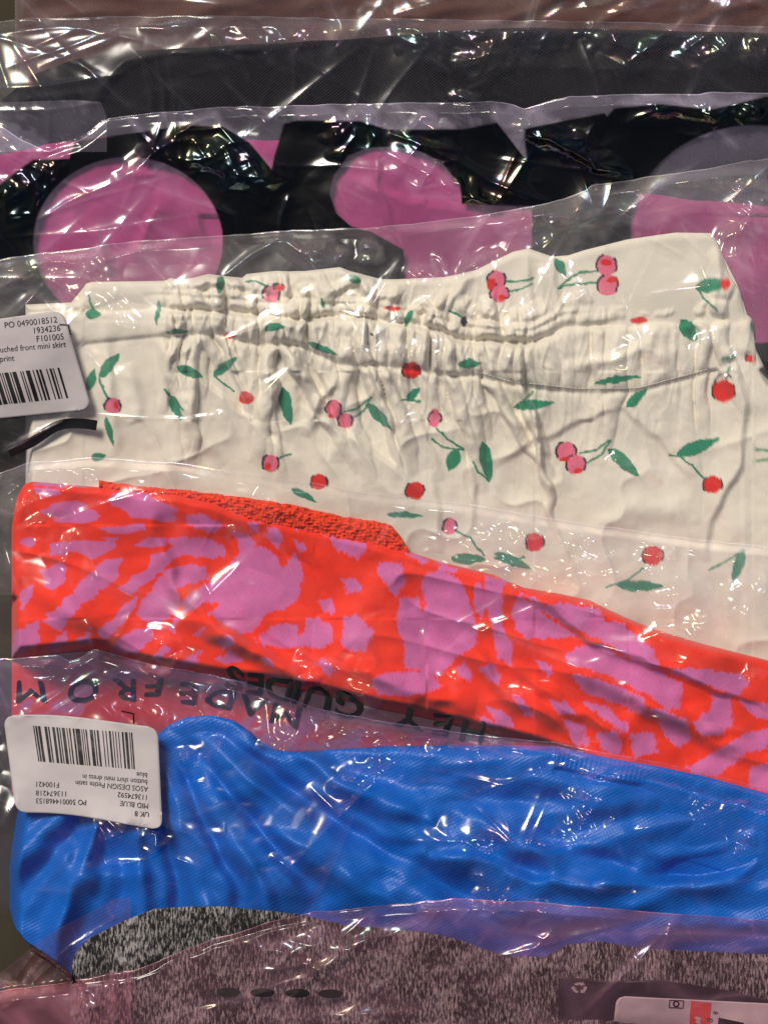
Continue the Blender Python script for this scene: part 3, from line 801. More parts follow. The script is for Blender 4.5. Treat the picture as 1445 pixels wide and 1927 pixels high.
C_W = lin(240, 231, 213, .93); C_G = lin(36, 132, 98); C_P = lin(232, 112, 138); C_R = lin(222, 34, 24); C_K = lin(32, 22, 40)
def paint(colr, mask, c):
    return colr * (1 - mask[..., None]) + np.array(c)[None] * mask[..., None]
def skirt_print(u, v):
    uw = u + 1.6 * noise(u, v, 12, 61) + .8 * noise(u, v, 5, 62); vw = v + 1.6 * noise(u, v, 12, 63) + .8 * noise(u, v, 5, 64)
    shp = u.shape; uw = uw.ravel(); vw = vw.ravel()
    c = np.tile(np.array(C_W), (uw.size, 1))
    def near(x0, x1, y0, y1): return np.nonzero((uw > x0 - 4) & (uw < x1 + 4) & (vw > y0 - 4) & (vw < y1 + 4))[0]
    def leaf(a, b, wd):
        a = np.array(a, float); b = np.array(b, float); r = wd
        k = near(min(a[0], b[0]) - r, max(a[0], b[0]) + r, min(a[1], b[1]) - r, max(a[1], b[1]) + r)
        d = b - a; L = np.hypot(*d); d /= L
        x = (uw[k] - a[0]) * d[0] + (vw[k] - a[1]) * d[1]; y = -(uw[k] - a[0]) * d[1] + (vw[k] - a[1]) * d[0]
        t = np.clip(x / L, 0, 1)
        hw = wd * .5 * np.sin(math.pi * t ** .8) ** .8
        m = np.clip(.5 + (hw - np.abs(y)) / 1.4, 0, 1) * (x > 0) * (x < L)
        c[k] = paint(c[k], m, C_G)
    def stem(pts, wd=4.0):
        p = np.array(pts, float); k = near(p[:, 0].min() - 5, p[:, 0].max() + 5, p[:, 1].min() - 5, p[:, 1].max() + 5)
        d = pdist(uw[k], vw[k], pts)[0]
        c[k] = paint(c[k], np.clip(.5 + (wd / 2 - d) / 1.4, 0, 1), C_G)
    def disc(x, y, rx, ry, cc):
        k = near(x - rx, x + rx, y - ry, y + ry)
        d = (np.sqrt(((uw[k] - x) / rx) ** 2 + ((vw[k] - y) / ry) ** 2) - 1) * min(rx, ry)
        c[k] = paint(c[k], np.clip(.5 - d / 1.4, 0, 1), cc)
    def arc(x, y, r, a0, a1, wd=4.0):
        a = np.radians(np.linspace(a0, a1, 8)); pts = [(x + r * math.cos(q), y + r * math.sin(q)) for q in a]
        p = np.array(pts); k = near(p[:, 0].min() - 5, p[:, 0].max() + 5, p[:, 1].min() - 5, p[:, 1].max() + 5)
        d = pdist(uw[k], vw[k], pts)[0]
        c[k] = paint(c[k], np.clip(.5 + (wd / 2 - d) / 1.4, 0, 1), C_K)
    for a, b, wd in [((186, 710), (225, 664), 21), ((166, 736), (178, 694), 18), ((332, 689), (383, 711), 20), ((403, 707), (446, 672), 19), ((321, 744), (341, 792), 17), ((532, 728), (546, 801), 24),
                     ((417, 519), (411, 553), 17), ((300, 566), (294, 613), 10), ((313, 625), (358, 623), 10), ((497, 617), (537, 614), 15), ((580, 645), (636, 667), 13), ((160, 590), (190, 592), 20),
                     ((657, 517), (680, 532), 16), ((775, 583), (762, 614), 14), ((862, 684), (906, 684), 18), ((766, 752), (790, 730), 17), ((692, 760), (738, 810), 20), ((859, 845), (845, 888), 26),
                     ((908, 831), (922, 908), 25), ((966, 765), (1045, 757), 20), ((1044, 486), (1066, 520), 20), ((1308, 541), (1372, 531), 27), ((1281, 601), (1312, 643), 28), ((1118, 720), (1207, 708), 13),
                     ((1178, 768), (1217, 730), 20), ((1355, 678), (1385, 668), 10), ((1416, 600), (1420, 635), 12), ((1144, 843), (1203, 898), 24), ((1271, 857), (1354, 825), 25),
                     ((727, 968), (798, 970), 13), ((848, 1052), (915, 1052), 21), ((929, 1041), (1000, 1071), 19), ((1160, 1102), (1251, 1104), 21), ((1399, 1035), (1378, 1098), 20), ((548, 918), (597, 946), 14),
                     ((172, 862), (200, 858), 16), ((200, 785), (212, 840), 12), ((604, 560), (610, 582), 8), ((1360, 1060), (1330, 1075), 6)]:
        leaf(a, b, wd)
    for p in [[(186, 712), (194, 728), (203, 748)], [(403, 707), (440, 736)], [(310, 734), (328, 754), (346, 772)], [(462, 530), (480, 528), (503, 540)], [(166, 556), (172, 575), (180, 592)],
              [(955, 529), (978, 529), (1003, 523)], [(960, 547), (985, 543), (1003, 532)], [(844, 585), (860, 590), (876, 600)], [(756, 752), (791, 755)], [(647, 775), (676, 766), (700, 748)], [(661, 787), (683, 775), (698, 752)],
              [(823, 806), (840, 826), (871, 844)], [(814, 826), (834, 842), (871, 846)], [(890, 869), (900, 888), (921, 906)], [(1002, 739), (990, 750), (976, 760)], [(1051, 541), (1072, 525), (1092, 513), (1136, 509)],
              [(1052, 541), (1085, 533), (1122, 532)], [(1313, 545), (1325, 563), (1350, 582)], [(1374, 690), (1366, 715)], [(1092, 853), (1120, 847), (1149, 827)], [(1104, 870), (1130, 856), (1149, 830)],
              [(1259, 855), (1277, 858), (1303, 876), (1328, 905)], [(1416, 846), (1480, 850)], [(1416, 868), (1480, 860)], [(523, 866), (535, 857), (548, 853)], [(860, 999), (885, 1012), (910, 1045)],
              [(1211, 1070), (1180, 1092), (1140, 1105)], [(985, 1050), (960, 1058), (930, 1050)], [(1400, 1035), (1360, 1060)]]:
        stem(p)
    for x, y, rx, ry in [(212, 763, 15, 16), (510, 553, 17, 16), (934, 526, 17, 17), (940, 552, 17, 17), (628, 769, 14, 18), (650, 792, 17, 14), (818, 786, 12, 18), (1141, 499, 19, 19), (1143, 536, 21, 19),
                         (1065, 850, 19, 19), (1083, 874, 19, 18), (509, 873, 16, 16), (846, 991, 13, 16), (700, 628, 0.1, .1), (524, 540, 13, 8)]:
        disc(x, y, rx, ry, C_P); arc(x, y, min(rx, ry) + .5, 150, 250); arc(x, y, min(rx, ry) + .5, -40, 35, 4)
    for x, y, rx, ry in [(219, 761, 5, 8), (525, 541, 9, 5), (924, 534, 9, 10), (945, 560, 8, 6), (622, 783, 6, 4), (1141, 494, 11, 6), (1152, 527, 10, 5), (1062, 865, 9, 4), (1087, 886, 8, 5), (503, 878, 6, 7),
                         (463, 748, 14, 12), (433, 631, 13, 6), (740, 580, 17, 5), (1366, 534, 10, 11), (1203, 602, 16, 6)]:
        disc(x, y, rx, ry, C_R)
    for x, y, r in [(774, 697, 16), (1361, 736, 21), (781, 923, 17), (600, 906, 15), (1340, 912, 17), (1006, 1020, 17), (1229, 1046, 19), (1412, 674, 8)]:
        disc(x, y, r, r, C_R); arc(x, y, r + 1, 140, 230, 3.5); arc(x, y, r + 1, -35, 25, 3.5)
    arc(1362, 722, 18, 200, 320, 4)
    disc(874, 604, 6, 10, C_K)
    return np.concatenate([c, np.ones((c.shape[0], 1))], 1).reshape(shp + (4,))
skirt = solid('cherry_skirt', u, v, samp(zg, u, v), samp(zb, u, v), M_skirt, attrs={'col': ('FLOAT_COLOR', skirt_print(u, v))},
      label='white cotton skirt printed with cherries and green leaves, gathered waistband', category='skirt', group='folded garments in the pile')
# stitching along the lower edge of the waistband: short threads
sv = []; sq = []
for x in np.arange(905, 1330, 7.0):
    vv0 = band_l(x) - 7; vv1 = band_l(x + 5) - 7
    for (a, b) in ((x, vv0), (x + 5, vv1)):
        zz = float(samp(zg, a, b))
        for dz, dv in ((1.0, -.7), (1.0, .7), (-.6, .7), (-.6, -.7)):
            sv.append((a, b + dv, zz + dz))
    k = len(sv) - 8
    sq += [(k, k + 1, k + 5, k + 4), (k + 1, k + 2, k + 6, k + 5), (k + 3, k, k + 4, k + 7), (k, k + 3, k + 2, k + 1), (k + 4, k + 5, k + 6, k + 7)]
sv = np.array(sv)
mesh_obj('stitching', raw_mesh('stitching', world(sv[:, 0], sv[:, 1], sv[:, 2]), sq, plain_mat('thread', lin(225, 218, 205), .8, .2), False), skirt)

Q4 = [(-210, 628), (118, 583), (173, 770), (-190, 806)]
bag4 = empty('garment_bag', 0, 0, 0, 'clear bag with a white barcode label around the cherry print skirt', 'plastic bag', 'clear bags round the folded garments')
Z, back, tc_, T = film([(-90, 498), (0, 488), (190, 460), (205, 458), (400, 443), (700, 428), (900, 405), (1030, 380), (1105, 358), (1112, 350), (1250, 330), (1445, 296), (1540, 280)],
    bot_skirt, zg, ins, [
    ('c', [(150, 500), (200, 550), (250, 600), (325, 662)], 7, 8, 3), ('c', [(70, 560), (110, 540), (190, 600), (240, 640)], 5, 7), ('c', [(190, 460), (198, 492), (330, 452)], 5, 5, 2), ('c', [(415, 525), (470, 480), (532, 444)], 5, 4, 2),
    ('c', [(760, 478), (734, 517), (703, 567), (684, 585), (681, 669), (676, 713), (690, 753), (720, 800), (752, 855)], 6, 5, 2), ('c', [(868, 555), (872, 510), (911, 489), (939, 473), (985, 540), (1007, 590)], 5, 5, 3),
    ('c', [(722, 520), (735, 560), (760, 640)], 3, 4), ('c', [(980, 412), (1020, 470), (1042, 452), (1035, 425)], 6, 6, 2), ('c', [(1000, 405), (1090, 410), (1170, 398), (1240, 430)], 5, 6), ('c', [(722, 428), (820, 425), (895, 416)], 4, 5),
    ('c', [(1110, 372), (1250, 345), (1445, 318)], 4, 5, 3), ('c', [(1340, 332), (1400, 370), (1450, 405)], 5, 6), ('c', [(1340, 332), (1430, 332), (1450, 328)], 5, 6), ('c', [(160, 778), (250, 786), (350, 790), (425, 778)], 3, 3, 2),
    ('c', [(435, 782), (470, 840), (490, 880)], 3, 3, 2), ('c', [(413, 770), (415, 850)], 3, 3, 2), ('c', [(0, 855), (60, 820), (130, 780), (165, 745)], 5, 5, 3), ('c', [(225, 640), (270, 662)], 4, 4, 2),
    ('p', 100, 505, 100, 28, -8, 5, 15), ('p', 210, 590, 80, 26, 42, 5, 14), ('p', 180, 490, 40, 34, 0, 6, 15), ('p', 620, 470, 40, 24, 0, 3, 14), ('p', 700, 470, 26, 22, 0, 6, 14), ('p', 800, 520, 40, 26, 20, 4, 14),
    ('p', 900, 510, 50, 24, -35, 5, 15), ('p', 945, 592, 50, 22, 25, 6, 14), ('p', 1000, 600, 24, 30, 0, 6, 14), ('p', 1080, 518, 50, 26, 10, 4, 14), ('p', 1120, 575, 50, 20, 10, 5, 13), ('p', 1200, 672, 110, 14, -5, 5, 14),
    ('p', 1340, 655, 30, 26, -40, 6, 14), ('p', 1205, 875, 60, 22, 30, 5, 13), ('p', 800, 795, 36, 10, -8, 5, 12), ('p', 690, 660, 22, 24, 0, 5, 12), ('p', 795, 660, 16, 26, 0, 5, 12), ('p', 740, 660, 36, 30, 0, 3, 13),
    ('p', 1390, 460, 30, 60, 0, 5, 13), ('p', 1420, 370, 40, 40, 0, 4, 18), ('p', 1270, 360, 90, 20, -10, 4, 18), ('p', 1020, 415, 120, 16, 0, 4, 15), ('p', 690, 800, 80, 40, 0, 1.5, 18), ('p', 1385, 700, 30, 26, 0, 4, 12), ('p', 960, 700, 120, 40, 0, 1.3, 16)], 80, sm=5, flats=[Q4], gain=1.5)
build_film(bag4, Z, back, tc_, bot_skirt, top_skirt, F_skirt)

# ---- flat print helpers: draped labels, bars and lettering -----------------
def drape(parent, name, pts_uv, tris, mat, off, quads=None, **props):
    p = np.asarray(pts_uv, float)
    z = samp(T, p[:, 0], p[:, 1]) + off
    A = {'px': ('FLOAT_VECTOR', np.concatenate([p / 100, np.zeros((len(p), 1))], 1))}
    me = raw_mesh(name, world(p[:, 0], p[:, 1], z), quads, mat, False, A, tris)
    return mesh_obj(name, me, parent, **props)

def quad_map(q):
    q = [np.array(x, float) for x in q]           # TL, TR, BR, BL
    def f(a, b):
        a = np.asarray(a)[..., None]; b = np.asarray(b)[..., None]
        return (q[0] * (1 - a) + q[1] * a) * (1 - b) + (q[3] * (1 - a) + q[2] * a) * b
    return f

def label(parent, q, rad, mat, curl=None, bow=0.0, name='label', n=60):
    """rounded paper label with real thickness"""
    f = quad_map(q)
    Lx = np.linalg.norm(np.array(q[1]) - q[0]); Ly = np.linalg.norm(np.array(q[3]) - q[0])
    b = np.linspace(0, 1, n)
    d = np.minimum(b, 1 - b) * Ly
    inset = np.where(d < rad, rad - np.sqrt(np.clip(rad ** 2 - (rad - d) ** 2, 0, None)), 0) / Lx
    a = np.linspace(0, 1, n)[None]
    A = inset[:, None] + (1 - 2 * inset[:, None]) * a
    P = f(A, np.repeat(b[:, None], n, 1))
    P[..., 1] += bow * np.sin(A * math.pi * 1.3 + .3)
    z = samp(T, P[..., 0], P[..., 1]) + .7
    z = z + .9 * noise(P[..., 0], P[..., 1], 46, 141) + .35 * noise(P[..., 0], P[..., 1], 17, 142) + .9
    if curl: z = z + curl(A, np.repeat(b[:, None], n, 1))
    zb = z - .3
    o = solid(name, P[..., 0], P[..., 1], z, zb, mat, parent)
    sm_ = np.zeros(len(o.data.polygons), bool); sm_[:(n - 1) * (n - 1)] = True
    o.data.polygons.foreach_set('use_smooth', sm_)
    return o, f, P, z

_fonts = {}
def text_mesh(s, bold=0.0):
    cu = bpy.data.curves.new('txt', 'FONT'); cu.body = s; cu.size = 1.0; cu.offset = bold
    cu.resolution_u = 3
    o = bpy.data.objects.new('txt', cu); col.objects.link(o)
    dg = bpy.context.evaluated_depsgraph_get()
    me = bpy.data.meshes.new_from_object(o.evaluated_get(dg))
    bpy.data.objects.remove(o)
    vs = np.array([x.co[:2] for x in me.vertices]).reshape(-1, 2)
    me.calc_loop_triangles()
    tr = np.array([t.vertices[:] for t in me.loop_triangles]).reshape(-1, 3)
    return vs, tr

def text(parent, s, anchor, ang, cap, mat, off=.5, align='L', sx=1.0, warp=None, name='lettering', zfun=None, bold=0.0, thick=0.0):
    """lettering set on the surface: anchor = baseline start (L) or end (R), ang in degrees on the picture, cap = capital height"""
    vs, tr = text_mesh(s, bold)
    if len(vs) == 0: return None
    k = cap / .70
    x = vs[:, 0] * k * sx; y = vs[:, 1] * k
    if align == 'R': x = x - x.max()
    if align == 'C': x = x - x.max() / 2
    a = math.radians(ang)
    u_ = anchor[0] + x * math.cos(a) + y * math.sin(a)
    v_ = anchor[1] + x * math.sin(a) - y * math.cos(a)
    lift = np.zeros(len(u_))
    if thick:                                   # heavier strokes: the glyph struck several times
        n_ = len(u_); sh = [(0, 0), (thick, 0), (-thick, 0), (0, thick), (0, -thick)]
        u_ = np.concatenate([u_ + a_ for a_, b_ in sh]); v_ = np.concatenate([v_ + b_ for a_, b_ in sh])
        tr = np.concatenate([tr + n_ * i_ for i_ in range(5)]); lift = np.repeat(np.arange(5) * .12, n_)
    if warp: u_, v_ = warp(u_, v_)
    z = (zfun(u_, v_) if zfun else samp(T, u_, v_)) + off + lift
    me = raw_mesh(name, world(u_, v_, z), None, mat, False, {'px': ('FLOAT_VECTOR', np.stack([u_, v_, u_ * 0], -1) / 100)}, tr)
    return mesh_obj(name, me, parent)

def field_from(P, z):
    """height lookup on a label from its own grid"""
    Pu = P[..., 0].ravel(); Pv = P[..., 1].ravel(); zz = z.ravel()
    def g(u, v):
        o = np.empty(len(u))
        for i in range(0, len(u), 400):
            d = (Pu[None] - u[i:i + 400, None]) ** 2 + (Pv[None] - v[i:i + 400, None]) ** 2
            idx = np.argpartition(d, 4, axis=1)[:, :4]
            o[i:i + 400] = zz[idx].max(1)
        return o
    return g

def bars(parent, f, a0, a1, b0, b1, mat, zf, seed, n=34, widths=None):
    r = np.random.RandomState(seed)
    if widths is None: widths = r.choice([1, 1, 1, 2, 2, 3, 4], 2 * n)
    tot = widths.sum(); x = 0; vv = []; qq = []
    nb = 8
    for i, wd in enumerate(widths):
        if i % 2 == 0:
            A0 = a0 + (a1 - a0) * x / tot; A1 = a0 + (a1 - a0) * (x + wd * .92) / tot
            base = len(vv)
            for k in range(nb + 1):
                b = b0 + (b1 - b0) * k / nb
                vv += [f(A0, b), f(A1, b)]
            for k in range(nb):
                j = base + 2 * k
                qq.append((j, j + 2, j + 3, j + 1))
        x += wd
    vv = np.array(vv).reshape(-1, 2)
    z = zf(vv[:, 0], vv[:, 1]) + .5
    me = raw_mesh('barcode', world(vv[:, 0], vv[:, 1], z), qq, mat, False)
    return mesh_obj('barcode', me, parent)

# label on the skirt bag
q = Q4
lab, f, P, zl = label(bag4, q, 18, M_label)
zf = field_from(P, zl)
text(lab, 'PO 0490018512', (108, 606), -6.5, 11.5, M_print, align='R', sx=.93, zfun=zf)
text(lab, '1934236', (114, 622), -6.0, 11.5, M_print, align='R', sx=.93, zfun=zf)
text(lab, 'F101005', (120, 638), -5.5, 11.5, M_print, align='R', sx=.93, zfun=zf)
text(lab, 'ruched front mini skirt', (124, 652), -5.0, 11.0, M_print, align='R', sx=.90, zfun=zf)
text(lab, 'in cherry print', (27, 678), -5.0, 11.0, M_print, align='R', sx=.90, zfun=zf)
bars(lab, quad_map([(-150, 716), (116, 691), (133, 748), (-130, 774)]), 0, 1, 0, 1, M_print, zf, 5, n=30)
cb = [(113, 610), (130, 610), (130, 613), (116, 613)]
drape(lab, 'corner_mark', [(112, 609), (130, 610), (130, 612.5), (112, 611.5), (127.5, 612), (130, 612), (134, 630), (131.5, 630)], None, M_print, 2.6, quads=[(0, 3, 2, 1), (4, 7, 6, 5)])
# black printed strip on the bag below the label
st_c = np.array([(14, 852), (60, 832), (95, 808), (110, 800), (130, 796), (160, 797), (185, 801)], float)
tt = np.linspace(0, 1, 60); L_ = np.concatenate([[0], np.cumsum(np.hypot(*np.diff(st_c, axis=0).T))]); L_ /= L_[-1]
cx = np.interp(tt, L_, st_c[:, 0]); cy = np.interp(tt, L_, st_c[:, 1])
k5 = np.ones(7) / 7
cx = np.convolve(np.pad(cx, 3, mode='edge'), k5, 'valid'); cy = np.convolve(np.pad(cy, 3, mode='edge'), k5, 'valid')
nx = -np.gradient(cy); ny = np.gradient(cx); nl = np.hypot(nx, ny); nx /= nl; ny /= nl
pts = np.concatenate([np.stack([cx + nx * 9.5 * s_, cy + ny * 9.5 * s_], -1)[:, None] for s_ in (-1, -.33, .33, 1)], 1).reshape(-1, 2)
drape(bag4, 'black_strip', pts, None, M_print, .6, quads=gridq(60, 4))

# ================================================================== 5 red and pink garment
def folds_red(z):
    global FS
    FS = 2.8
    z = z + 16 * fbm(GU, GV, 170, 3, 71) + 3 * fbm(GU, GV, 50, 2, 75) + 8 * (1 - np.abs(noise(GU * .6 - GV * .4, GV * 1.3 - GU * .3, 85, 76))) ** 3
    for p, a, wd, k in [([(1445, 1340), (1300, 1290), (1200, 1250), (1110, 1215), (1050, 1170), (975, 1108)], 14, 8, 'step'), ([(1000, 1210), (1100, 1270), (1250, 1330), (1445, 1400)], 8, 26, 'ridge'),
                        ([(740, 1090), (800, 1180), (850, 1290)], -8, 30, 'ridge'), ([(260, 930), (330, 1100), (420, 1190), (560, 1280)], 8, 16, 'ridge'),
                        ([(60, 1100), (220, 1190), (330, 1240)], 7, 26, 'ridge'), ([(400, 1000), (560, 1080), (640, 1220)], -7, 34, 'ridge'), ([(650, 1240), (760, 1300), (900, 1330)], 8, 20, 'ridge'),
                        ([(860, 1200), (960, 1310), (1100, 1380)], 7, 16, 'ridge'), ([(330, 1160), (450, 1210), (600, 1290)], 9, 14, 'ridge'), ([(1180, 1300), (1300, 1370), (1445, 1440)], 7, 16, 'ridge'),
                        ([(960, 1250), (1060, 1330), (1180, 1390)], 6, 12, 'ridge'), ([(930, 1080), (1010, 1180), (1040, 1260)], -5, 20, 'ridge')]:
        add_fold(z, p, a, wd, k, wob=6, seed=int(p[0][0]) % 29)
    # the main body ends in a rolled lower edge over a thinner layer
    d = step_red(GU) - GV
    roll = np.sqrt(np.clip(1 - (1 - np.clip(d / 22, 0, 1)) ** 2, 0, 1))
    low = T + 9
    z = np.where(d > 0, low + (np.maximum(z, low + 14) - low) * roll, low)
    return z
zg, zb, ins = garment_field(top_red, bot_red, 22, 1548, 76, .09, folds_red, r=16, min_th=6)
ZA = [[(225, 240), (345, 185), (420, 185), (490, 215), (545, 260), (530, 290), (420, 305), (300, 290), (225, 255)], [(190, 110), (320, 115), (330, 145), (260, 160), (200, 140)], [(400, 65), (540, 70), (545, 110), (390, 105)],
      [(170, 80), (360, 70), (360, 100), (180, 100)], [(610, 140), (750, 130), (860, 180), (960, 240), (960, 285), (800, 285), (700, 270), (690, 235), (610, 210)], [(525, 320), (780, 305), (800, 345), (600, 355)],
      [(275, 420), (330, 395), (640, 390), (630, 430), (560, 470), (500, 500), (420, 460), (280, 480)], [(715, 420), (800, 375), (900, 380), (910, 420), (840, 440), (740, 435)],
      [(910, 400), (1000, 375), (1150, 390), (1225, 440), (1220, 480), (1100, 495), (1000, 470)], [(230, 560), (330, 520), (370, 540), (340, 640), (280, 670), (240, 640)],
      [(470, 590), (560, 510), (660, 500), (640, 590), (560, 660), (430, 770), (330, 890), (230, 830), (330, 740), (420, 640)], [(640, 660), (800, 550), (830, 480), (960, 420), (990, 470), (900, 540), (830, 600), (700, 695)],
      [(900, 560), (1000, 530), (1130, 540), (1125, 610), (1010, 640), (960, 670), (980, 740), (930, 800), (870, 860), (780, 830), (740, 800), (790, 690), (850, 620)], [(600, 830), (740, 700), (720, 780), (640, 890), (560, 945), (520, 900)],
      [(980, 720), (1090, 650), (1200, 600), (1240, 540), (1290, 490), (1390, 460), (1445, 440), (1445, 800), (1380, 900), (1320, 905), (1240, 860), (1130, 800), (1190, 740), (1130, 720), (1000, 800)],
      [(990, 270), (1100, 250), (1230, 320), (1160, 350), (1050, 330)], [(1270, 350), (1350, 360), (1390, 460), (1310, 450)], [(1350, 300), (1400, 300), (1400, 345), (1360, 345)], [(150, 640), (190, 640), (180, 710), (120, 760), (110, 660)],
      [(80, 890), (210, 840), (210, 950), (120, 1030), (60, 1020)], [(250, 990), (360, 890), (365, 960), (300, 1000)], [(420, 940), (490, 880), (480, 970), (420, 980)], [(590, 1000), (680, 910), (830, 860), (830, 920), (740, 1030), (640, 1020)],
      [(830, 1020), (900, 960), (930, 980), (860, 1070)], [(960, 1080), (1050, 1010), (1100, 1000), (1060, 1070), (1000, 1095)], [(1050, 910), (1110, 880), (1090, 920)], [(1180, 940), (1250, 910), (1280, 950), (1220, 990)],
      [(1170, 1050), (1250, 1000), (1320, 1050), (1250, 1075)], [(110, 390), (180, 380), (190, 420), (150, 440)], [(1390, 930), (1445, 900), (1445, 990)], [(920, 880), (950, 780), (970, 820), (950, 900)]]
ZB = [[(0, 330), (60, 280), (130, 290), (200, 330), (240, 400), (300, 320), (350, 400), (340, 470), (310, 580), (270, 610), (130, 660), (70, 750), (0, 755)], [(0, 210), (50, 220), (90, 270), (90, 320), (60, 320), (0, 280)],
      [(50, 150), (105, 155), (100, 205), (60, 200)], [(140, 180), (200, 185), (240, 230), (220, 290), (180, 280), (145, 230)], [(275, 240), (330, 250), (365, 300), (340, 315)], [(280, 170), (330, 180), (320, 205)],
      [(410, 200), (560, 240), (700, 265), (650, 350), (600, 330), (550, 300), (480, 240)], [(560, 460), (630, 455), (670, 500), (660, 530), (590, 545)], [(430, 580), (500, 570), (530, 620), (510, 655), (450, 620)],
      [(560, 680), (630, 655), (690, 700), (725, 750), (690, 850), (600, 860), (550, 810)], [(345, 750), (370, 680), (440, 670), (500, 720), (500, 800), (440, 840), (340, 830), (230, 840), (90, 810), (150, 740), (230, 705), (320, 715), (325, 770)],
      [(745, 420), (770, 370), (880, 380), (915, 480), (870, 510), (855, 560), (800, 490)], [(900, 320), (1030, 350), (1000, 385)], [(1070, 370), (1200, 400), (1180, 430), (1080, 420)],
      [(880, 570), (970, 560), (1000, 630), (1010, 600), (985, 490), (1030, 430), (1110, 410), (1180, 440), (1250, 560), (1290, 720), (1285, 820), (1180, 890), (1140, 950), (1080, 990), (910, 940), (890, 800), (850, 710)],
      [(1270, 490), (1310, 490), (1340, 600), (1320, 690), (1280, 600)], [(1335, 450), (1430, 480), (1425, 650), (1445, 920), (1400, 880), (1370, 720), (1340, 600)], [(1180, 940), (1220, 905), (1265, 980), (1250, 1025), (1190, 1000)],
      [(1310, 950), (1370, 920), (1420, 1000), (1400, 1035), (1340, 1000)], [(720, 1000), (830, 970), (1030, 960), (1110, 1050), (1000, 1090), (760, 1095), (720, 1050)], [(410, 920), (460, 880), (525, 960), (490, 990)],
      [(110, 890), (170, 895), (190, 930), (140, 925)], [(120, 980), (220, 990), (210, 1005)]]
ZC = [[(30, 110), (140, 150), (110, 180), (120, 370), (165, 450), (165, 570), (140, 560), (90, 450), (40, 250)], [(0, 140), (20, 200), (20, 330), (0, 300)], [(160, 290), (200, 215), (300, 280), (420, 370), (510, 410), (330, 445), (240, 430), (180, 380)],
      [(430, 510), (500, 470), (600, 450), (720, 520), (900, 590), (1020, 650), (1010, 780), (950, 790), (830, 700), (700, 640), (560, 580), (440, 555)], [(210, 200), (340, 260), (450, 250), (590, 280), (640, 340), (720, 350), (810, 440), (870, 480), (900, 570), (850, 580), (600, 430), (400, 350)],
      [(470, 610), (600, 630), (740, 680), (830, 720), (850, 820), (790, 800), (640, 740), (500, 680)], [(290, 540), (350, 550), (375, 600), (350, 620)], [(960, 580), (1050, 570), (1320, 610), (1350, 650), (1300, 720), (1100, 650), (960, 610)],
      [(1170, 700), (1260, 710), (1270, 860), (1200, 910), (1120, 920), (1070, 850), (1150, 790)], [(840, 780), (930, 780), (1040, 840), (1055, 930), (1010, 980), (940, 930), (900, 850)], [(510, 740), (640, 770), (740, 850), (750, 890), (700, 890), (600, 810)],
      [(355, 730), (430, 740), (500, 810), (440, 820), (390, 790)], [(140, 690), (220, 740), (270, 820), (230, 810)], [(40, 770), (130, 790), (190, 880), (100, 870)], [(420, 830), (520, 860), (550, 960), (470, 960)], [(580, 910), (690, 880), (720, 1010), (620, 990)],
      [(760, 900), (870, 900), (890, 1000), (780, 1030)], [(1030, 1080), (1200, 980), (1330, 900), (1445, 880), (1445, 980), (1340, 1000), (1200, 1110), (1080, 1110)], [(1350, 1080), (1445, 1040), (1445, 1190), (1350, 1180)], [(0, 810), (100, 860), (60, 880), (0, 850)],
      [(1280, 720), (1445, 760), (1445, 830), (1380, 820)]]
BLOBS = [[(x * .346, 880 + y * .346) for x, y in p] for p in ZA] + [[(450 + x * .346, 930 + y * .346) for x, y in p] for p in ZB] + [[(900 + x * .377, 1040 + y * .377) for x, y in p] for p in ZC]
def sd_poly(u, v, poly):
    p = list(poly)
    d = pdist(u, v, p + [p[0]])[0]
    return np.where(inpoly(u, v, p), d, -d)
def red_print(u, v):
    # dry-brush edges: bristle streaks run along the stroke and break up its ends
    ang = np.interp(u, [0, 350, 600, 900, 1445], [-.15, -.75, .35, 1.2, .45])
    al = u * np.cos(ang) + v * np.sin(ang); ac = -u * np.sin(ang) + v * np.cos(ang)
    bristle = noise(al * .15, ac, 5.0, 81) + .5 * noise(al * .2, ac, 9, 82)
    uw = u + 2.2 * noise(u, v, 24, 84); vw = v + 2.2 * noise(u, v, 24, 85)
    sd = np.full(u.shape, -30.0)
    for p in BLOBS:
        q = np.array(p); k = (uw > q[:, 0].min() - 14) & (uw < q[:, 0].max() + 14) & (vw > q[:, 1].min() - 14) & (vw < q[:, 1].max() + 14)
        if k.any(): sd[k] = np.maximum(sd[k], sd_poly(uw[k], vw[k], p))
    m = np.clip(.5 + (sd + 3.6 * bristle + 1.5 * noise(u, v, 9, 86)) / 2.6, 0, 1)
    m = m * (1 - .12 * np.clip(bristle, 0, 1))
    low = step_red(u) - v < 0
    extra = np.clip(fbm(u * .8 + v * .4, v, 55, 3, 87) * 4 - .6, 0, 1)
    m = np.where(low, extra, m)
    c = np.array(lin(246, 52, 20)) * (1 - m[..., None]) + np.array(lin(208, 108, 168)) * m[..., None]
    return np.concatenate([c, np.ones(c.shape[:-1] + (1,))], -1)
u, v = sheet_uv(top_red, bot_red, 22, 1548, 2.2, 250)
red = solid('patterned_garment', u, v, samp(zg, u, v), samp(zb, u, v), M_red, attrs={'col': ('FLOAT_COLOR', red_print(u, v))},
      label='folded red garment with brushed pink spots below the cherry skirt', category='garment', group='folded garments in the pile')
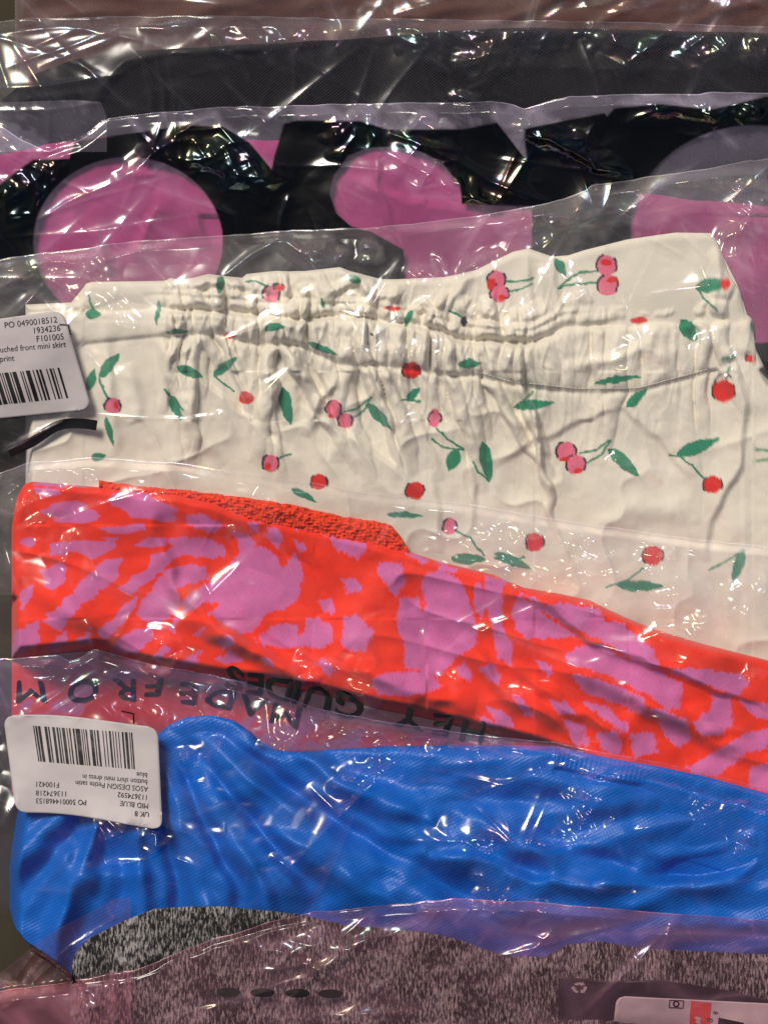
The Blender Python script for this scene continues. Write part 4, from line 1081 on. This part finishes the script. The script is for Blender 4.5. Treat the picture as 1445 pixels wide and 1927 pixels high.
# lace band showing behind the fold
lt = curve([(185, 905), (300, 918), (450, 935), (550, 950), (650, 972), (735, 988), (755, 1012), (770, 1036)], 5, 1.5, 9)
lb = lambda x: top_red(x) + 14
u, v = sheet_uv(lt, lb, 186, 768, 1.7, 44)
v = v + 1.6 * noise(u, u * 0, 5, 91) * np.linspace(1, 0, 44)[:, None]
hl = np.abs(np.sin(u * .42 + 2 * noise(u, v, 20, 92)) * np.sin(v * .5 + 2 * noise(u, v, 20, 93)))
base = samp(T, u, v) + 5
edge = np.sqrt(np.clip(np.linspace(0, 1, 44)[:, None] * 3, 0, 1))
zl_ = base + edge * 14 + 3 * np.sqrt(hl) + 3.5 * noise(u, v, 7, 94) + 3 * noise(u, v, 3.2, 95)
zl_ = np.minimum(zl_, samp(np.where(ins, zg, 1e3), u, v) + 200)
lace = solid('lace_trim', u, v, zl_, samp(T, u, v) + 2, M_lace, red)
W = win([(186, 890), (768, 1060)], 0)
lm = (GV[W] > lt(GU[W])) & (GU[W] > 186) & (GU[W] < 768) & (GV[W] < top_red(GU[W]) + 10)
zg[W] = np.where(lm, np.maximum(zg[W], T[W] + 28), zg[W]); ins[W] |= lm

bag5 = empty('garment_bag', 0, 0, 0, 'clear crinkled bag around the red and pink spotted garment', 'plastic bag', 'clear bags round the folded garments')
low_z = T + 9
low_T = T.copy()
Z, back, tc_, T = film([(-90, 915), (0, 892), (60, 869), (200, 862), (330, 872), (520, 900), (722, 930), (900, 952), (1100, 985), (1300, 1014), (1540, 1040)], bot_red, zg, ins, [
    ('c', [(142, 990), (125, 1060), (100, 1130)], 5, 5, 2), ('c', [(45, 1010), (55, 985), (90, 980), (130, 930)], 4, 4, 2), ('c', [(0, 905), (60, 885), (140, 872), (205, 882), (222, 858)], 5, 5, 3), ('c', [(0, 935), (60, 890)], 5, 5),
    ('c', [(160, 1165), (172, 1190), (174, 1220)], 4, 4, 2), ('c', [(250, 862), (340, 868), (360, 880)], 4, 4, 2), ('c', [(280, 900), (290, 880), (275, 925)], 4, 4), ('c', [(722, 932), (840, 955), (900, 962)], 3, 3, 2),
    ('c', [(1050, 980), (1180, 1010), (1300, 1035), (1450, 1075)], 5, 5, 3), ('c', [(990, 965), (1100, 1000), (1240, 1020), (1450, 1045)], 4, 5, 3), ('c', [(1380, 1140), (1420, 1170), (1450, 1215)], 5, 4, 3), ('c', [(620, 1250), (690, 1290), (720, 1330)], 4, 4),
    ('c', [(590, 1245), (610, 1275), (600, 1290)], 4, 5), ('c', [(1340, 1260), (1445, 1300)], 3, 4), ('c', [(1200, 1350), (1330, 1365), (1445, 1385)], 3, 4), ('c', [(6, 1020), (40, 1130), (68, 1235)], 5, 5, 2), ('c', [(28, 960), (14, 1010)], 5, 5),
    ('p', 72, 1005, 34, 28, -20, 6, 13), ('p', 118, 1065, 12, 60, 15, 5, 10), ('p', 20, 955, 18, 36, 0, 7, 14), ('p', 285, 948, 34, 16, 10, 6, 12), ('p', 60, 945, 16, 10, 0, 6, 10), ('p', 360, 895, 50, 18, 15, 4, 14), ('p', 290, 880, 40, 26, 0, 3, 13),
    ('p', 500, 938, 16, 12, 0, 6, 10), ('p', 440, 1005, 10, 18, 0, 5, 9), ('p', 140, 880, 120, 20, -4, 4, 18), ('p', 890, 1030, 70, 36, 0, 4, 13), ('p', 960, 1075, 70, 36, 20, 5, 13), ('p', 1000, 1010, 60, 26, 0, 4, 13), ('p', 1100, 1010, 80, 30, 10, 5, 14),
    ('p', 1190, 1060, 60, 50, 0, 5, 14), ('p', 1280, 1085, 60, 50, 0, 5, 14), ('p', 1325, 1160, 34, 34, 0, 7, 12), ('p', 1410, 1080, 40, 70, 0, 5, 15), ('p', 1030, 1100, 90, 20, 15, 5, 12), ('p', 1110, 1155, 18, 36, 20, 6, 11), ('p', 1080, 1080, 100, 30, 10, 3, 14),
    ('p', 600, 1265, 50, 30, 25, 6, 14), ('p', 690, 1310, 40, 14, 35, 4, 12), ('p', 845, 1285, 26, 12, 10, 5, 11), ('p', 1290, 1215, 70, 14, 20, 4, 12), ('p', 1425, 1285, 26, 24, -20, 6, 12), ('p', 310, 1210, 44, 24, 35, 5, 14), ('p', 345, 1245, 40, 14, -30, 5, 12),
    ('p', 805, 1215, 14, 10, 0, 4, 9), ('p', 980, 1310, 30, 10, 0, 3, 10), ('p', 240, 1170, 30, 60, 30, 1.5, 16), ('p', 960, 990, 130, 40, 8, 2.5, 15)], 90, gain=1.6)
def red_bot_film(x): return bot_red(x)
build_film(bag5, Z, back, tc_, red_bot_film, top_red, F_red)
# the printed lower flap of this bag, lying on the thin layer below the rolled edge
u, v = sheet_uv(lambda x: step_red(x) + 2, lambda x: step_red(x) + 130, -90, 1300, 4.0, 36)
zfl = samp(T, u, v) + 1.8 + 1.2 * fbm(u, v, 60, 2, 97)
Tfl = T + 1.8 + 1.2 * fbm(GU, GV, 60, 2, 97)
flap = sheet('printed_flap', u, v, zfl, F_flap, bag5, {'ink': ('FLOAT', np.zeros(u.shape))})
zf = lambda a, b: samp(Tfl, a, b) + .9
def letters(s, pts, cap, sx=1.0, tilt=0):
    """upside-down capitals set one by one along a line"""
    for ch, (x, y, a) in zip(s, pts):
        text(flap, ch, (x, y), 180 + a, cap, M_print, off=.6, align='C', sx=sx, zfun=zf, thick=1.9, warp=lambda a_, b_: (a_ + 5 * noise(a_, b_, 30, 131), b_ + 6 * noise(a_, b_, 34, 132)))
letters('HEYGUIDES', [(895, 1356, 10), (836, 1345, 10), (776, 1336, 11), (662, 1309, 12), (604, 1298, 12), (563, 1287, 12), (530, 1278, 12), (487, 1269, 12), (446, 1260, 11)], 40, 1.4)
letters('MADEFROM', [(545, 1330, 14), (480, 1312, 14), (420, 1300, 12), (362, 1287, 8), (292, 1276, 4), (235, 1283, -2), (158, 1283, -4), (60, 1283, -4)], 38, 1.45)
T = np.where((GV > step_red(GU)) & (GV < step_red(GU) + 130), Tfl + 1.5, T)

# ================================================================== 6 blue satin dress
def folds_blue(z):
    global FS
    FS = 1.7
    z = z + 14 * fbm(GU, GV * 1.5, 150, 3, 101) + 3 * fbm(GU * .8 + GV * .5, GV * 1.6 - GU * .4, 70, 2, 106)
    for p, a, wd, k in [([(400, 1420), (500, 1490), (560, 1530), (660, 1575)], 16, 15, 'lap'), ([(420, 1570), (500, 1630), (585, 1705)], 14, 22, 'lap'), ([(118, 1590), (128, 1660), (130, 1710), (80, 1785)], 6, 8, 'ridge'),
                        ([(150, 1660), (210, 1640), (300, 1650)], 10, 14, 'lap'), ([(640, 1570), (760, 1612), (900, 1620), (1000, 1655), (1150, 1668), (1300, 1664), (1395, 1650), (1424, 1618), (1420, 1580)], 16, 11, 'lap'),
                        ([(1000, 1570), (1100, 1610), (1230, 1645), (1380, 1640)], -16, 14, 'lap'), ([(860, 1530), (940, 1560), (1010, 1600), (1070, 1640)], 13, 12, 'lap'), ([(900, 1575), (980, 1610), (1040, 1650)], -9, 10, 'lap'),
                        ([(1185, 1560), (1205, 1600), (1235, 1642)], 8, 7, 'step'), ([(780, 1470), (960, 1470), (1110, 1480)], 9, 18, 'lap'), ([(760, 1520), (900, 1500), (1050, 1510)], -7, 14, 'lap'), ([(720, 1440), (800, 1455), (900, 1440)], 6, 16, 'lap'),
                        ([(700, 1660), (780, 1680), (850, 1690)], 8, 16, 'lap'), ([(250, 1550), (330, 1560), (420, 1610)], 9, 22, 'lap'), ([(330, 1480), (350, 1560)], 8, 24, 'lap'), ([(480, 1560), (600, 1600), (720, 1640)], 9, 16, 'lap'),
                        ([(1100, 1450), (1250, 1520), (1400, 1570)], 6, 40, 'lap'), ([(380, 1400), (370, 1460), (350, 1500)], -8, 14, 'lap'), ([(600, 1460), (720, 1500), (820, 1560), (900, 1600)], 10, 16, 'lap'), ([(560, 1500), (680, 1530), (760, 1580)], -8, 12, 'lap')]:
        add_fold(z, p, a * 1.1, wd * 1.5, k, wob=8, seed=int(p[0][0]) % 27)
    add_fold(z, [(1180, 1640), (1290, 1668), (1380, 1660), (1424, 1622), (1418, 1575), (1385, 1548)], 11, 16, 'ridge', wob=3, fade=.2)
    add_fold(z, [(1150, 1600), (1250, 1630), (1340, 1635), (1395, 1612)], -12, 13, 'ridge', wob=3, fade=.3)
    wr = .4 * (1 - np.abs(noise(GU * .55 + GV * .5, GV * 1.5 - GU * .35, 58, 107))) ** 3
    z = z + 9 * wr * sstep(-.3, .5, noise(GU, GV, 140, 108))
    # satin drawn into long flat-sided folds that fan out from the upper left
    wu_ = GU + 26 * noise(GU, GV, 150, 109) + 7 * noise(GU, GV, 50, 110); wv_ = GV + 22 * noise(GU, GV, 150, 111) + 6 * noise(GU, GV, 50, 112)
    rr = np.hypot(wu_ - 300, wv_ - 1320); th = np.arctan2(wv_ - 1320, wu_ - 300)
    fan = tri(th * 3.1 + .25) + .45 * tri(th * 6.7 + .1 + .3 * noise(GU, GV, 200, 113))
    z = z + 46 * fan * sstep(40, 330, rr) * sstep(1330, 1080, GU) * sstep(.02, .2, th)
    tw = tri((wv_ * .9 + wu_ * .18) / 64 + .2)
    z = z + 16 * tw * sstep(900, 1150, GU) * sstep(1480, 1540, GV)
    z = blur(z, 3, 2)
    # ribbed hem along the upper right edge
    d = GV - top_blue(GU)
    rib = (GU > 1040) * sstep(46, 34, d)
    z = z + rib * (7 + 1.6 * np.sin((GU + .25 * GV) * 2 * math.pi / 9.0))
    z = z - 5 * (GU > 1040) * np.exp(-((d - 46) / 5) ** 2)
    return z
zg, zb, ins = garment_field(top_blue, bot_blue, 18, 1548, 82, .085, folds_blue, r=24)
u, v = sheet_uv(top_blue, bot_blue, 18, 1548, 2.6, 190)
solid('satin_dress', u, v, samp(zg, u, v), samp(zb, u, v), M_blue, label='crumpled bright blue satin dress with ribbed hem', category='dress', group='folded garments in the pile')
Q6 = [(6, 1349), (297, 1362), (306, 1556), (30, 1532)]
bag6 = empty('garment_bag', 0, 0, 0, 'clear bag with an upside-down barcode label around the blue satin dress', 'plastic bag', 'clear bags round the folded garments')
film_top6 = [(-90, 1242), (0, 1240), (110, 1233), (130, 1245), (150, 1240), (175, 1222), (200, 1228), (300, 1256), (400, 1270), (500, 1297), (587, 1332), (700, 1354), (815, 1372), (931, 1388), (1047, 1398), (1130, 1416), (1240, 1435), (1445, 1486), (1540, 1512)]
Z, back, tc_, T = film(film_top6, bot_blue, zg, ins, [
    ('c', [(10, 1345), (60, 1310), (110, 1270), (195, 1228)], 5, 5, 3), ('c', [(80, 1352), (140, 1315), (200, 1280), (262, 1240)], 4, 5, 3), ('c', [(0, 1262), (60, 1276), (122, 1284), (145, 1262)], 5, 5, 2), ('c', [(120, 1350), (200, 1310), (250, 1262)], 3, 4, 3),
    ('c', [(400, 1290), (504, 1315), (587, 1348), (699, 1366), (815, 1381), (931, 1400), (1047, 1422), (1130, 1450), (1300, 1490), (1445, 1532)], 4, 3, 1),
    ('c', [(230, 1325), (270, 1350), (300, 1345)], 5, 6), ('c', [(500, 1316), (510, 1400), (526, 1440), (560, 1400), (583, 1350)], 7, 8, 2), ('c', [(600, 1350), (690, 1390), (720, 1375), (760, 1440), (800, 1395)], 7, 8, 3), ('c', [(760, 1380), (790, 1420), (850, 1440), (1000, 1425)], 6, 6, 3),
    ('c', [(1085, 1440), (1130, 1490), (1160, 1540), (1142, 1568), (1100, 1588), (1010, 1605)], 7, 5, 3), ('c', [(1190, 1564), (1270, 1548), (1352, 1540)], 5, 4, 2), ('c', [(1352, 1536), (1378, 1612), (1425, 1585)], 7, 7, 2), ('c', [(1352, 1536), (1400, 1520), (1450, 1540)], 5, 6),
    ('c', [(440, 1340), (420, 1390), (402, 1435)], 5, 5, 2), ('c', [(400, 1435), (395, 1470), (360, 1475)], 3, 4), ('c', [(720, 1490), (800, 1470), (860, 1480)], 3, 4), ('c', [(870, 1585), (925, 1612), (930, 1580), (880, 1580)], 6, 6, 2), ('c', [(1050, 1490), (1080, 1530), (1100, 1560)], 5, 5),
    ('p', 70, 1250, 80, 16, 0, 6, 15), ('p', 260, 1278, 70, 18, -10, 6, 14), ('p', 270, 1335, 50, 18, 35, 6, 13), ('p', 370, 1325, 90, 22, 18, 6, 14), ('p', 420, 1350, 60, 16, 8, 5, 13), ('p', 540, 1380, 34, 44, 0, 6, 16), ('p', 640, 1385, 50, 34, 0, 7, 15), ('p', 720, 1390, 60, 36, 0, 7, 15),
    ('p', 800, 1405, 60, 28, 0, 6, 14), ('p', 890, 1420, 80, 16, 6, 5, 13), ('p', 700, 1465, 60, 26, 0, 5, 13), ('p', 640, 1485, 22, 18, 0, 6, 11), ('p', 360, 1435, 16, 24, 0, 6, 10), ('p', 402, 1430, 12, 40, 10, 5, 10), ('p', 1110, 1545, 36, 50, 0, 5, 13), ('p', 1060, 1590, 60, 12, -5, 5, 11),
    ('p', 905, 1600, 34, 18, 0, 6, 12), ('p', 1200, 1480, 110, 20, 16, 3, 16), ('p', 1350, 1530, 40, 30, 0, 6, 14), ('p', 1400, 1590, 40, 24, 0, 5, 13), ('p', 1420, 1525, 50, 16, 10, 5, 13), ('p', 250, 1580, 90, 26, 10, 2, 18), ('p', 400, 1600, 120, 40, 10, 1.2, 18), ('p', 960, 1700, 90, 16, 14, 3, 13), ('p', 550, 1660, 100, 30, 0, 1.2, 18)], 100, sm=5, flats=[Q6], gain=1.9)
build_film(bag6, Z, back, tc_, bot_blue, top_blue, F_blue)

q = Q6
curl = lambda a, b: 26 * sstep(.86, 1.02, a) * sstep(.80, 1.0, b)
lab, f, P, zl = label(bag6, q, 20, M_label, curl=curl, bow=-7)
zf = field_from(P, zl)
K = dict(mat=M_print, zfun=zf)
text(lab, 'PO 500014468153', (163, 1506), 182.0, 9.8, M_print, sx=.90, zfun=zf)
text(lab, '113674218', (127, 1490), 182.0, 9.8, M_print, sx=.95, zfun=zf)
text(lab, 'F100421', (112, 1473), 182.0, 9.8, M_print, sx=.95, zfun=zf)
text(lab, 'UK 8', (281, 1529), 185.0, 9.8, M_print, sx=.92, zfun=zf)
text(lab, 'MID BLUE', (280, 1513), 186.0, 9.8, M_print, sx=.90, zfun=zf)
text(lab, '113674592', (279, 1497), 186.0, 9.8, M_print, sx=.92, zfun=zf)
text(lab, 'ASOS DESIGN Petite satin', (279, 1481), 185.0, 9.8, M_print, sx=.90, zfun=zf)
text(lab, 'button shirt mini dress in', (278, 1468), 185.0, 9.8, M_print, sx=.86, zfun=zf)
text(lab, 'blue', (278, 1455), 185.0, 9.8, M_print, sx=.90, zfun=zf)
wd = np.array([1.2, 1, 2, .8, 3, 4, 3, .9, 1.4, 3, 3, 1.5, 2, 1, 1.2, 1.6, 3.4, 1.6, 1, 1.6, 1.6, 2.4, 2, 1, 5.2, 1, .9, 1.3, .9, 1.3, 1.6, 3, 3.6, 1, 1.3, 1.6, 2.2, 3.8, 1, 2.4, 1, 2.6, 2.2, 1.6, 1, 2, .9, 2.2, .9, 3, 2, 1.4, 3, 1.6, 1, .9, 1.6])
bars(lab, quad_map([(62, 1366), (249, 1379), (254, 1448), (72, 1433)]), 0, 1, 0, 1, M_print, zf, 9, widths=wd)
drape(bag6, 'corner_mark', [(228, 1337), (250, 1342), (250, 1345), (228, 1340), (250, 1342), (253, 1343), (253, 1362), (250, 1362)], None, M_print, 2.0, quads=[(0, 3, 2, 1), (4, 7, 6, 5)])

# ================================================================== 7 grey knit
def folds_knit(z):
    z = z + 4 * fbm(GU, GV, 120, 3, 111) + 1.5 * fbm(GU, GV, 30, 2, 113)
    for p, a, wd, k in [([(140, 1840), (200, 1790), (280, 1765), (380, 1745), (480, 1740)], -9, 10, 'ridge'), ([(170, 1800), (260, 1740), (360, 1725), (520, 1730)], 9, 12, 'ridge'), ([(250, 1800), (360, 1770), (480, 1760), (620, 1760)], 8, 12, 'ridge'),
                        ([(700, 1760), (800, 1790), (900, 1840), (980, 1850)], 8, 16, 'ridge'), ([(1040, 1800), (1040, 1850)], 6, 12, 'ridge'), ([(1060, 1800), (1200, 1810), (1445, 1830)], -6, 8, 'ridge'),
                        ([(1060, 1790), (1200, 1795), (1445, 1812)], 7, 10, 'ridge'), ([(300, 1900), (600, 1880), (800, 1900)], 6, 24, 'ridge'), ([(800, 1910), (920, 1900), (1040, 1905)], -7, 10, 'ridge')]:
        add_fold(z, p, a, wd, k, wob=5, seed=int(p[0][0]) % 23)
    return z
zg, zb, ins = garment_field(top_knit, bot_knit, 132, 1548, 90, .08, folds_knit, r=26)
u, v = sheet_uv(top_knit, bot_knit, 132, 1548, 3.0, 120)
solid('knit_garment', u, v, samp(zg, u, v), samp(zb, u, v), M_knit, label='folded grey and black marled knit garment along the bottom edge', category='knitwear', group='folded garments in the pile')
bag7 = empty('garment_bag', 0, 0, 0, 'clear bag with painted-in pink reflection around the grey marled knit at the bottom', 'plastic bag', 'clear bags round the folded garments')
# dark inner sleeve with its own label, lower right, just above the knit
T7 = np.where(ins, np.maximum(zg, T), T)
stp = curve([(1050, 1838), (1150, 1848), (1245, 1845), (1330, 1858), (1445, 1882), (1540, 1900)], 4)
u, v = sheet_uv(stp, const(2085.0), 1050, 1545, 4.0, 60)
zs = samp(blur(T7, 6, 2), u, v) + 5 + 1.5 * fbm(u, v, 40, 2, 115)
sleeve = solid('inner_sleeve', u, v, zs, zs - 1.5, M_dark, bag7)
Tsave = T.copy()
m7 = (GV > stp(GU)) & (GU > 1050)
T = np.where(m7, blur(T7, 6, 2) + 5 + 1.5 * fbm(GU, GV, 40, 2, 115), T7)
slab, f, P, zl = label(sleeve, [(1160, 1875), (1500, 1892), (1480, 2070), (1140, 2060)], 16, M_label, name='sleeve_label')
# (sleeve_label is a sub-part: its own print is joined to the sleeve)
zf = field_from(P, zl)
rs = np.array([[(1300 + (1 - t) * 0 - 8 * t, 1884 + t * 120), (1338 - 8 * t, 1888 + t * 120)] for t in np.linspace(0, 1, 16)]).reshape(-1, 2)
zz = zf(rs[:, 0], rs[:, 1]) + .5
mesh_obj('red_stripe', raw_mesh('red_stripe', world(rs[:, 0], rs[:, 1], zz), gridq(16, 2), M_redstripe, False), sleeve)
def ring_mark(parent, name, cu, cv, r, wd, mat, zfun, a0=0, a1=360, sq=1.0):
    a = np.radians(np.linspace(a0, a1, 28))
    p = np.concatenate([np.stack([cu + (r + s_) * np.cos(a), cv + (r + s_) * sq * np.sin(a)], -1)[:, None] for s_ in (-wd / 2, wd / 2)], 1).reshape(-1, 2)
    z_ = zfun(p[:, 0], p[:, 1]) + .6
    return mesh_obj(name, raw_mesh(name, world(p[:, 0], p[:, 1], z_), gridq(28, 2), mat, False), parent)
ring_mark(sleeve, 'round_emblem', 1272, 1890, 5, 3, M_print, zf)
for (a, b) in (((1260, 1883), (1286, 1884)), ((1286, 1884), (1285, 1898)), ((1285, 1898), (1259, 1897)), ((1259, 1897), (1260, 1883))):
    a = np.array(a, float); b = np.array(b, float); d = (b - a) / np.linalg.norm(b - a); nn = np.array([-d[1], d[0]]) * .8
    p = np.array([a - nn, a + nn, b + nn, b - nn]); mesh_obj('emblem_frame', raw_mesh('emblem_frame', world(p[:, 0], p[:, 1], zf(p[:, 0], p[:, 1]) + .6), [(0, 1, 2, 3)], M_print, False), sleeve)
text(sleeve, '8', (1350, 1911), -80, 9, M_print, zfun=zf)
text(sleeve, '8', (1340, 1926), -80, 12, M_print, zfun=zf)
rb = np.array([(1352, 1916), (1400, 1926), (1396, 1960), (1348, 1950)], float)
mesh_obj('printed_block', raw_mesh('printed_block', world(rb[:, 0], rb[:, 1], zf(rb[:, 0], rb[:, 1]) + .6), [(0, 1, 2, 3)], M_print, False), sleeve)
# recycling mark: three bent arrows
zsl = lambda a, b: samp(T, a, b) + .6
for k in range(3):
    a0 = 90 + 120 * k
    ring_mark(sleeve, 'recycling_arrow', 1090, 1860, 11, 6, M_greyprint, zsl, a0 + 12, a0 + 78, .72)
    aa = math.radians(a0 + 80); dx, dy = -math.sin(aa), math.cos(aa) * .72
    cx_, cy_ = 1090 + 11 * math.cos(aa), 1860 + 11 * .72 * math.sin(aa)
    rx, ry = math.cos(aa), math.sin(aa) * .72
    p = np.array([(cx_ + rx * 6, cy_ + ry * 6), (cx_ - rx * 6, cy_ - ry * 6), (cx_ + dx * 7, cy_ + dy * 7)])
    mesh_obj('recycling_arrow', raw_mesh('recycling_arrow', world(p[:, 0], p[:, 1], zsl(p[:, 0], p[:, 1])), None, M_greyprint, False, None, [(0, 1, 2)]), sleeve)
g7 = T + 6.0
T = Tsave
Z, back, tc_, T = film([(-90, 1880), (0, 1866), (150, 1846), (250, 1830), (330, 1798), (400, 1770), (500, 1740), (600, 1716), (722, 1704), (850, 1692), (1000, 1700), (1290, 1722), (1540, 1742)], bot_knit, g7, (GV > top_knit(GU)) & (GU > 132), [
    ('c', [(840, 1696), (960, 1712), (1060, 1720), (1180, 1728), (1220, 1716), (1290, 1722)], 6, 4, 1), ('c', [(845, 1696), (1000, 1706), (1180, 1716)], 5, 4, 1), ('c', [(842, 1694), (790, 1740), (640, 1795), (500, 1927)], 5, 8, 3), ('c', [(790, 1715), (800, 1698), (796, 1722)], 5, 5, 1),
    ('c', [(150, 1850), (155, 1900), (190, 1895), (185, 1850)], 8, 7, 2), ('c', [(160, 1850), (150, 1880)], 6, 5, 2), ('c', [(212, 1830), (216, 1927)], 4, 4, 1), ('c', [(246, 1830), (246, 1927)], 4, 4, 1), ('c', [(490, 1790), (520, 1788), (545, 1796)], 6, 4, 1),
    ('c', [(0, 1905), (40, 1870), (60, 1860)], 4, 4), ('c', [(840, 1700), (950, 1750), (1020, 1770), (1150, 1750)], 4, 10), ('c', [(1300, 1900), (1360, 1880), (1420, 1876)], 4, 6),
    ('p', 165, 1875, 24, 34, 0, 8, 12), ('p', 1000, 1715, 120, 8, 4, 4, 14), ('p', 40, 1880, 40, 20, 0, 4, 14), ('p', 600, 1780, 100, 20, -15, 2, 16), ('p', 900, 1720, 60, 16, 0, 4, 14)], 110, gain=1.6)
build_film(bag7, Z, back, tc_, bot_knit, top_knit, F_knit)
# side gusset of the same bag, a loose clear sheet over its left end
gt = curve([(-90, 1850), (0, 1832), (40, 1800), (90, 1758), (160, 1722), (215, 1692), (250, 1690)], 3)
u, v = sheet_uv(gt, const(2080.0), -90, 248, 3.0, 120)
z = samp(T, u, v) + 4 + 2 * fbm(u, v, 60, 2, 121)
for p, a, wd in [([(60, 1850), (130, 1785), (215, 1730)], 6, 5), ([(30, 1840), (60, 1800), (75, 1790)], 5, 5), ([(95, 1750), (98, 1780)], 4, 4), ([(214, 1690), (216, 1927)], 4, 4)]:
    z += a * np.exp(-pdist(u, v, p)[0] / wd)
sheet('gusset', u, v, z, F_knit, bag7)
# four dark oval vents
for x, y in ((430, 1868), (494, 1869), (560, 1870), (622, 1871)):
    a = np.linspace(0, 2 * math.pi, 24, endpoint=False)
    p = np.concatenate([[(x, y)], np.stack([x + 23 * np.cos(a), y + 8.5 * np.sin(a)], -1)])
    tr = [(0, 1 + (k + 1) % 24, 1 + k) for k in range(24)]
    drape(bag7, 'oval_mark', p, tr, M_oval, 1.0)
